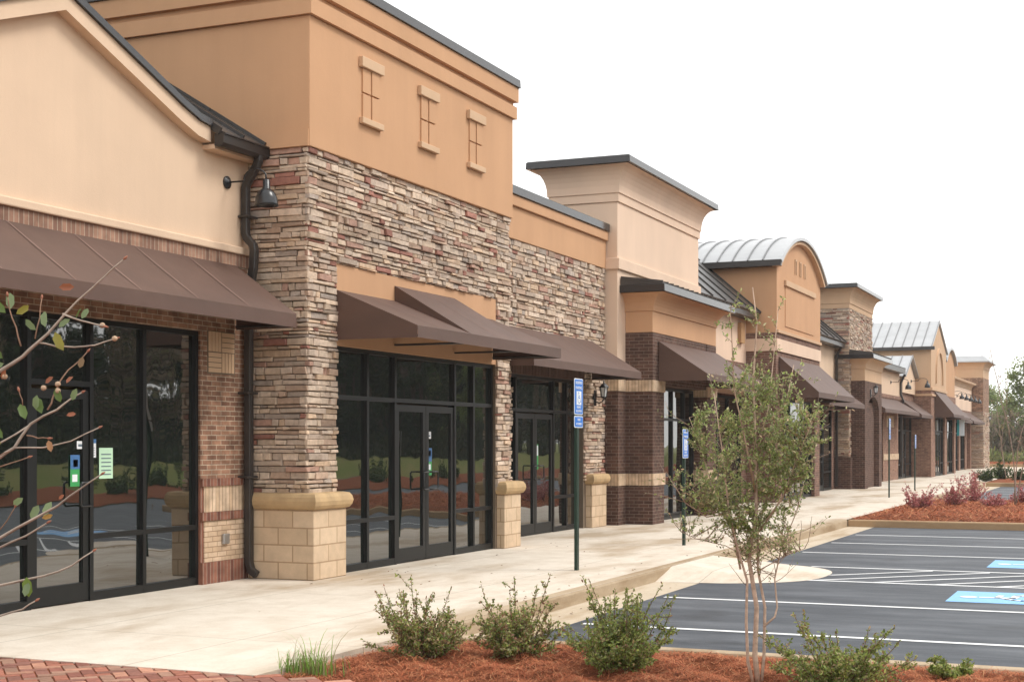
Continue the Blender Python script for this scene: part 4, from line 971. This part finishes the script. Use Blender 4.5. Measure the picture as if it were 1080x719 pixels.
# sapling with several stems
D0 = 9.95
bp = wpt(799, 722, D0); bp[2] = -.04
t = thing('sapling_tree', bp, 'leafy multi-stemmed sapling in the pine straw in front of the parking lot', 'tree')
P = Plant(77); r = P.r
bark_c = (.46, .34, .26)
S = [([(800, 728), (797, 690), (795, 640), (792, 590), (797, 540), (797, 470), (795, 400), (797, 340), (796, 303)], .021, .003, .0),
     ([(798, 726), (789, 698), (785, 655), (788, 612), (779, 585), (771, 540), (764, 480), (752, 415)], .013, .003, -.10),
     ([(803, 726), (806, 690), (806, 640), (802, 600), (801, 560), (814, 500), (828, 440), (838, 385)], .013, .003, .10),
     ([(806, 660), (818, 650), (820, 640), (817, 610), (822, 580), (838, 540), (852, 495)], .008, .0025, .05),
     ([(782, 600), (772, 560), (753, 520), (738, 470), (728, 440)], .008, .002, .12),
     ([(800, 560), (824, 525), (848, 470), (858, 440)], .008, .002, -.14),
     ([(797, 520), (788, 470), (776, 410), (772, 350), (770, 322)], .007, .002, -.2),
     ([(797, 480), (812, 430), (818, 370), (820, 325)], .006, .002, .2),
     ([(771, 540), (745, 545), (722, 530), (706, 505)], .005, .002, -.15), ([(792, 590), (765, 575), (735, 568), (718, 560)], .004, .0015, .18), ([(802, 600), (830, 585), (850, 578)], .004, .0015, -.1)]
stems = []
for pts, r0, r1, dz in S:
    n = len(pts); q = [wpt(px + r.normal(0, 1.2), py, D0 + dz * i / max(1, n - 1) * 2) for i, (px, py) in enumerate(pts)]
    if pts[0][1] > 700: q[0][2] = -.08
    P.stem(q, r0, r1, 7, bark_c); stems.append(q)
SAP = [(.17, .215, .075), (.12, .155, .055), (.24, .28, .11), (.33, .32, .18), (.36, .27, .17), (.25, .32, .08)]
def inside(p):
    d = p - bp; u = float(d @ np.array(RGT)); w = float(d @ np.array(FWD)); z = p[2]
    return (u - .0) ** 2 / .43 ** 2 + w ** 2 / .42 ** 2 + (z - 1.52) ** 2 / .66 ** 2
for k in range(860):
    q = stems[r.choice(len(stems), p=np.array([2.2, 2, 2, 1.2, 1.6, 1.3, 1.1, .8, 1, .7, .6]) / 14.5)]
    t_ = r.uniform(.35, 1) * (len(q) - 1); i = min(int(t_), len(q) - 2); p = q[i] + (q[i + 1] - q[i]) * (t_ - i)
    if p[2] < .62: continue
    top = p[2] > 1.98
    if top and r.random() < .72: continue
    a = r.uniform(0, 2 * PI); d = np.array([math.cos(a), math.sin(a), r.uniform(.0, 1.1)])
    ln = r.uniform(.06, .16) if top else r.uniform(.12, .34)
    if not top and inside(p + d / np.linalg.norm(d) * ln) > 1.15 and r.random() < .8: continue
    tw = P.twig(p, d, ln, .0026, (.30, .22, .16), 4, .3, .2)
    nl = 7 if top else int(r.integers(7, 30))
    if p[2] < .95: nl = 5
    if inside(tw[-1]) > 1.3 and not top: nl = nl // 3
    P.leaf_along(tw, int(nl * 1.7), .0235, SAP, [.28, .26, .18, .14, .08, .06], t0=.1, asp=.48)
    if not top and r.random() < .7:
        tw2 = P.twig(tw[2], d + r.normal(0, .8, 3), ln * .6, .0016, (.3, .2, .15), 3, .3, .2); P.leaf_along(tw2, nl + 2, .022, SAP, [.28, .26, .18, .14, .08, .06], t0=.1, asp=.48)
P.build(t, names=('trunk', 'crown'))
# twiggy young tree just left of the camera, its branches reach into view
DT = 2.6
def wv(px, py, dd=0): return wpt(px, py, DT + dd)
tb = wpt(-120, 900, DT); tb[2] = -.05
t = thing('young_tree', tb, 'young tree with nearly bare grey twigs and few leaves, reaching in from the left edge', 'tree')
P = Plant(5); r = P.r; BC = (.36, .295, .245); BR = (.26, .16, .11)
tr = [np.array([tb[0], tb[1], -.1]), wv(-118, 1100), wv(-112, 800), wv(-100, 600), wv(-85, 480), wv(-60, 380, .05), wv(-30, 280, .05), wv(-20, 200, .1)]
P.stem(tr, .016, .006, 8, BC)
B = [([(-78, 450), (-40, 415), (0, 391), (24, 376), (40, 361), (60, 341), (82, 317), (110, 292), (131, 273)], .0048, .0011, BC, 0),
     ([(40, 361), (58, 365), (78, 366), (100, 364), (122, 357)], .0018, .0012, BC, .02), ([(66, 331), (85, 338), (110, 344)], .002, .0013, BC, -.02),
     ([(22, 365), (17, 345), (10, 326), (8, 312)], .0015, .0009, BR, .0), ([(37, 357), (42, 335), (44, 315)], .0013, .0008, BR, .03),
     ([(-90, 520), (-50, 500), (0, 482), (15, 472), (32, 447), (60, 432), (74, 421), (86, 414)], .0042, .0012, BC, .05), ([(-85, 500), (-40, 482), (0, 467), (30, 449)], .0022, .0016, BC, .08),
     ([(50, 432), (56, 418), (62, 404), (72, 390), (84, 380), (92, 371)], .0017, .0009, BR, .05), ([(15, 472), (45, 472), (75, 465), (104, 451)], .0017, .001, BC, .03), ([(28, 459), (40, 462), (51, 462)], .0013, .0009, BR, .0),
     ([(-98, 590), (-40, 578), (0, 567), (30, 550), (61, 533), (85, 515), (107, 500)], .004, .0012, BC, -.05), ([(-95, 600), (-40, 585), (0, 577), (27, 565), (50, 551)], .003, .0014, BC, -.03),
     ([(-100, 640), (-40, 626), (0, 617), (46, 607), (76, 596), (98, 581)], .0032, .0011, BC, .02), ([(-103, 665), (-40, 655), (0, 649), (24, 642), (38, 633)], .0026, .0012, BC, .0),
     ([(-2, 560), (8, 548), (16, 534)], .0012, .0009, BR, 0), ([(24, 428), (21, 416), (20, 412)], .001, .0008, BR, 0), ([(10, 476), (0, 480), (-20, 492)], .001, .001, BR, 0), ([(0, 492), (12, 488), (30, 482)], .0013, .0008, BR, .02)]
for pts, r0, r1, c, dz in B:
    n = len(pts); q = []
    fine = []
    for a, b in zip(pts, pts[1:]):
        fine += [a, ((a[0] + b[0]) / 2 + r.normal(0, .5), (a[1] + b[1]) / 2 + r.normal(0, .5))]
    fine.append(pts[-1]); n = len(fine)
    P.stem([wv(px, py, dz * i / n) for i, (px, py) in enumerate(fine)], r0, r1, 7, c)
    e = wv(*pts[-1], dz); P.m.c = (.34, .15, .10); ax = e - wv(*pts[-2], dz); ax /= np.linalg.norm(ax)
    P.m.tube([e - ax * .002, e + ax * .003, e + ax * .008], [.0012, .0026, .0006], 6)
G1, G2, Y1, R1 = (.20, .27, .13), (.12, .19, .05), (.30, .28, .06), (.33, .12, .06)
LV = [(11, 326, -.1, 1, 26, G1), (6, 330, -.7, .7, 26, G2), (17, 331, .7, .5, 22, Y1), (48, 345, -.2, 1, 26, G1), (38, 348, -.8, .8, 22, G1), (58, 350, .4, -.9, 30, Y1), (62, 345, .7, .6, 20, G1), (80, 336, .4, .8, 18, G2), (86, 336, .5, .9, 18, G1),
      (62, 303, 1, .05, 22, R1), (70, 404, .5, .8, 15, R1), (48, 404, .6, .5, 15, R1), (51, 464, .3, -1, 18, (.42, .22, .10)), (76, 422, .4, .8, 20, G1), (64, 424, -.3, .9, 22, G2), (44, 436, -.3, .9, 26, G2), (27, 442, -.4, .9, 26, G2), (38, 432, .1, 1, 22, G1), (70, 438, .8, .2, 14, R1),
      (3, 378, -.6, .6, 24, G2), (4, 383, -.8, -.3, 18, G1), (3, 462, -.5, .7, 24, G2), (1, 466, -.6, -.4, 20, Y1), (2, 400, .4, .8, 16, R1), (14, 532, .9, .55, 20, G1), (33, 548, .4, .9, 24, G1), (46, 544, .4, .9, 24, G1), (44, 546, .7, .2, 16, (.40, .25, .08)), (28, 608, .1, -1, 30, (.16, .24, .05)), (62, 526, .6, .5, 10, R1), (84, 388, .3, .8, 18, (.28, .2, .12)), (30, 614, -.1, -1, 22, G1), (-8, 420, -.6, .8, 24, G2), (-20, 330, .3, .9, 24, G2), (-30, 550, -.3, .9, 24, G1)]
for px, py, dx, dy, ln, c in LV:
    p = wv(px, py); d = np.array(RGT) * dx + np.array([0, 0, dy]) + np.array(FWD) * r.normal(0, .25)
    n = -np.array(FWD) + r.normal(0, .35, 3); P.P.append(p); P.D.append(d); P.N.append(n); ln *= .72; P.L.append(ln * DT / 1539); P.W.append(ln * DT / 1539 * .52); P.C.append(np.array(c) * r.uniform(.85, 1.15))
for px, py in ((61, 405), (61, 412), (46, 409), (108, 343), (121, 357), (5, 397)):   # round seed capsules
    c = wv(px, py); P.m.c = (.45, .32, .22); P.m.lathe(tuple(c), [(.0005, -.005), (.004, -.0035), (.0052, 0), (.004, .0035), (.0005, .005)], 10)
P.build(t, names=('trunk', 'leaves'))

# shrubs, bare tree and bushes of the parking islands
PURP = [(.36, .13, .135), (.27, .095, .10), (.44, .21, .20), (.30, .17, .12)]
for i, (x, y, w, h, lb) in enumerate(((-4.85, 36.1, .55, .68, 'leftmost dusty pink shrub on the near parking island'), (-4.25, 38.2, .56, .70, 'dusty pink shrub in the middle of the near parking island'), (-4.05, 41.2, .60, .85, 'dusty pink shrub at the back of the near parking island'), (-3.3, 38.0, .4, .35, 'small sparse pink shrub below the thin bare tree'), (-2.75, 40.4, .5, .6, 'dusty pink shrub cut by the right edge on the near parking island'))):
    shrub(x, y, w, h, 40 + i, lb, [.3, .25, .25, .2], 'pink shrubs on the near parking island', nst=34, dens=.5, zb=.02, L=.05, pal=PURP)
EV = [(.035, .06, .018), (.05, .08, .022), (.07, .09, .03)]
for i, (x, y, w, h, lb) in enumerate(((-5.85, 64.2, .55, .5, 'dark round bush, leftmost on the far parking island'), (-5.45, 66.6, .6, .8, 'taller dark bush behind the others on the far parking island'), (-4.55, 64.4, .55, .5, 'dark round bush at the right edge on the far parking island'))):
    shrub(x, y, w, h, 50 + i, lb, [.4, .4, .2], 'round bushes on the far parking island', nst=36, dens=.5, zb=.03, L=.08, pal=EV)
def bare_tree(x, y, h, seed, label, nst=3):
    t = thing('bare_tree', (x, y, 0), label, 'tree', 'thin bare trees on the islands'); P = Plant(seed); r = P.r
    for s_ in range(nst):
        a = r.uniform(0, 6.28); st = P.twig((x, y, -.05), (math.cos(a) * .14, math.sin(a) * .14, 1), h * r.uniform(.75, 1), .017, (.30, .23, .18), 9, .14, .1)
        for k in range(9):
            q = st[r.integers(3, 10)]; dd = np.array([r.normal(0, .6), r.normal(0, .6), 1]); tw = P.twig(q, dd, r.uniform(.3, .8), .005, (.28, .2, .16), 5, .25, .15)
            P.leaf_along(tw, 5, .05, [(.35, .22, .17), (.22, .2, .09)], [.5, .5], t0=.3)
    P.build(t, names=('trunk', 'foliage'))
bare_tree(-2.85, 38.8, 4.5, 60, 'thin bare tree with pinkish buds on the near parking island')
bare_tree(-5.2, 66.2, 4.6, 61, 'thin bare tree behind the dark bushes of the far parking island', 2)

# trees: three kinds, copied
def forest_tree(kind, seed, h, cw, n, pal, size, z0=.22):
    t = bpy.data.objects.new(kind, None); COL.objects.link(t); r = np.random.default_rng(seed); m = MB(); m.c = (.13, .10, .08)
    tp = [(0, 0, -.3), (r.normal(0, .1), r.normal(0, .1), h * .3), (r.normal(0, .2), r.normal(0, .2), h * .6), (0, 0, h * .93)]; m.tube(tp, [.17, .13, .08, .02], 7)
    cl = []
    for k in range(34):
        z = h * (z0 + (1 - z0) * r.uniform(0, .97)); rel = (z / h - z0) / (1 - z0); env = cw * (math.sin(PI * min(1, .18 + rel * .82)) ** .7) * .5
        a = r.uniform(0, 6.28); rad = env * r.uniform(.3, 1) ; c = np.array([math.cos(a) * rad, math.sin(a) * rad, z]); cl.append((c, r.uniform(.35, .8) * cw / 5))
        b = z - rad * r.uniform(.35, .7); m.tube([(0, 0, max(.8, b)), tuple(c * np.array([.5, .5, 1]) + np.array([0, 0, -.15 * rad])), tuple(c)], [.05, .03, .008], 5)
    m.build('trunk', 'bark', t, col=True, smooth=True)
    Pp = []; C = []
    for c, s_ in cl:
        k = n // len(cl); Pp.append(c + r.normal(0, 1, (k, 3)) * s_ * np.array([.62, .62, .45])); tone = r.uniform(.75, 1.25); C.append(np.array(pal)[r.choice(len(pal), k)] * tone * r.uniform(.8, 1.2, (k, 1)))
    Pp = np.concatenate(Pp); C = np.concatenate(C); k = len(Pp)
    V, F = leaves_np(Pp, r.normal(0, 1, (k, 3)), r.normal(0, 1, (k, 3)) + np.array([0, 0, .6]), r.uniform(.6, 1.4, k) * size, r.uniform(.6, 1.2, k) * size * .6)
    mesh_np('crown', V, F, 'leaf', np.concatenate([C, C], 0), t); return t
protos = [(forest_tree('spring_tree', 1, 8.5, 5.2, 6800, [(.20, .26, .08), (.25, .29, .11), (.14, .19, .05)], .24), 'pale green spring tree', 'spring trees beyond the lot'),
          (forest_tree('bare_brown_tree', 2, 7.5, 4.5, 2600, [(.28, .21, .15), (.22, .17, .12), (.22, .21, .10)], .2), 'brown thin-leaved tree', 'brown trees beyond the lot'),
          (forest_tree('pine_tree', 3, 10.5, 4.6, 7600, [(.035, .058, .022), (.05, .075, .028), (.025, .042, .016)], .26, .12), 'dark evergreen tree', 'evergreen trees beyond the lot')]
used = [False] * 3
def place_tree(k, x, y, s, rz, label, z=-.2):
    proto, base, grp = protos[k]
    o = proto if not used[k] else copy_tree(proto)
    used[k] = True; o.location = (x, y, z); o.scale = (s, s, s); o.rotation_euler = (0, 0, rz); tag(o, label, 'tree', grp); return o
fr = random.Random(9)
# at the end of the row (seen directly)
ENDT = [(0, -7.6, 121, .98, 'tallest pale green tree, cut by the right edge behind the end of the lot'), (0, -9.9, 130, .62, 'small pale green tree just right of the end tower'), (1, -9.6, 124, .72, 'brown thin tree nearest the end tower in the woods'), (0, -12.5, 138, .8, None), (1, -1.5, 125, .9, None), (0, 1.5, 128, .8, None), (2, -1, 134, .7, None)]
for k, x, y, s, lb in ENDT: place_tree(k, x, y, s, fr.uniform(0, 6), lb or ['pale green spring tree in the woods past the end of the lot', 'brown thin-leaved tree in the woods past the end of the lot', 'dark evergreen tree in the woods past the end of the lot'][k])
# across the street (seen mirrored in the shop windows)
y = -6
while y < 139:
    k = fr.choice([2, 2, 0, 2, 1]); place_tree(k, 29 + fr.uniform(-1.5, 2), y, fr.uniform(.85, 1.15), fr.uniform(0, 6), ['pale green spring tree across the street, mirrored in the shop windows', 'brown thin-leaved tree across the street, mirrored in the shop windows', 'dark evergreen tree across the street, mirrored in the shop windows'][k], .4)
    k = fr.choice([2, 2, 2, 0]); place_tree(k, 34 + fr.uniform(-1.5, 2), y + 2.2, fr.uniform(1.0, 1.3), fr.uniform(0, 6), ['pale green spring tree across the street, mirrored in the shop windows', '', 'dark evergreen tree across the street, mirrored in the shop windows'][k], .4)
    y += fr.uniform(3.4, 4.6)
# brush under the trees
def brush(name, x0, x1, y0, y1, n, h, pal, seed, size, label):
    r = np.random.default_rng(seed); p = np.stack([r.uniform(x0, x1, n), r.uniform(y0, y1, n), np.zeros(n)], -1); hh = h * (.55 + .45 * np.sin(p[:, 0] * 1.1) * np.cos(p[:, 0] * .43 + p[:, 1] * .1)); p[:, 2] = np.abs(r.uniform(0, 1, n)) * hh
    D = r.normal(0, .5, (n, 3)) + np.array([0, 0, 1]); V, F = leaves_np(p, D, r.normal(0, 1, (n, 3)), r.uniform(.6, 1.5, n) * size, r.uniform(.05, .4, n) * size)
    C = np.array(pal)[r.choice(len(pal), n)] * r.uniform(.7, 1.3, (n, 1)); o = mesh_np(name, V, F, 'leaf', np.concatenate([C, C], 0)); tag(o, label, 'undergrowth', kind='stuff')
brush('undergrowth', -40, 14, 119.5, 124, 26000, 5.2, [(.30, .24, .18), (.24, .19, .14), (.26, .25, .14), (.18, .18, .08)], 3, .55, 'brown twiggy brush under the trees past the end of the lot')
brush('undergrowth', -40, 12, 115, 118.5, 9000, 1.3, [(.20, .25, .07), (.28, .29, .10), (.15, .18, .06)], 4, .3, 'low green brush on the bank past the end of the lot')
brush('undergrowth', 26.5, 29, -20, 118, 26000, 3.2, [(.05, .07, .025), (.09, .085, .045), (.07, .09, .03)], 5, .5, 'dark brush along the woods across the street')
brush('undergrowth', 38, 42, -20, 140, 33000, 12, [(.04, .055, .025), (.06, .06, .035), (.05, .07, .025)], 6, .9, 'dark mass of woods far behind the trees across the street')
for i in range(11):
    shrub(9.2 + 1.6 * (i % 2), 22 + i * 3.4 + (i % 3), 1.2, .9, 80 + i, 'round green bush in the bed between lot and street', [.4, .4, .2], 'bushes in the bed between lot and street', nst=24, dens=.5, zb=0, L=.12, pal=EV)

def litter(n, seed):
    r = np.random.default_rng(seed); x = []; 
    spots = [(-8.75, 16.3, .25, .5), (-8.7, 21.4, .3, .5), (-9.4, 22.6, .2, .4), (-5.95, 14.2, .12, 2.0), (-9.3, 13.8, .3, .8), (-9.2, 27.3, .2, .5), (-5.95, 20.5, .12, 2.2), (-7.4, 12, 1.2, 2), (-7.4, 18, 1.2, 3), (-5.3, 14.5, .12, 1.6)]
    P_ = []
    for k in range(n):
        a = spots[r.integers(len(spots))]; px, py = r.normal(a[0], a[2]), r.normal(a[1], a[3])
        if px < -8.75 or -5.83 < px < -5.6 or px > -5.1 or py < 11.3: continue
        P_.append((px, py, .008 if px < -5.7 else -.14))
    n = len(P_); D = np.stack([r.normal(0, 1, n), r.normal(0, 1, n), r.normal(0, .15, n)], -1)
    V, F = leaves_np(P_, D, np.stack([r.normal(0, .2, n), r.normal(0, .2, n), np.ones(n)], -1), r.uniform(.02, .05, n), r.uniform(.012, .025, n)); pal = np.array([(.22, .10, .05), (.30, .17, .08), (.14, .08, .05)])
    C = pal[r.integers(0, 3, n)]; o = mesh_np('fallen_leaves', V, F, 'leaf', np.concatenate([C, C], 0)); tag(o, 'few dry brown leaves scattered on the sidewalk', 'fallen leaves', kind='stuff')
litter(130, 4)
hz = MB(); hz.box(-760, 760, -760, 760, -1.4, 24)
hm = bpy.data.materials.new('haze_air'); hm.use_nodes = True; ht = hm.node_tree
for n_ in list(ht.nodes):
    if n_.type == 'BSDF_PRINCIPLED': ht.nodes.remove(n_)
hv = ht.nodes.new('ShaderNodeVolumePrincipled'); hv.inputs['Color'].default_value = (.96, .97, 1, 1); hv.inputs['Density'].default_value = .0004
ht.links.new(hv.outputs[0], ht.nodes['Material Output'].inputs['Volume']); MATS['haze_air'] = hm
tag(hz.build('haze', 'haze_air', off=(0, 0, 0)), 'faint pale haze in the air', 'haze', kind='stuff')
scene.cycles.volume_bounces = 1; scene.cycles.volume_step_rate = 4
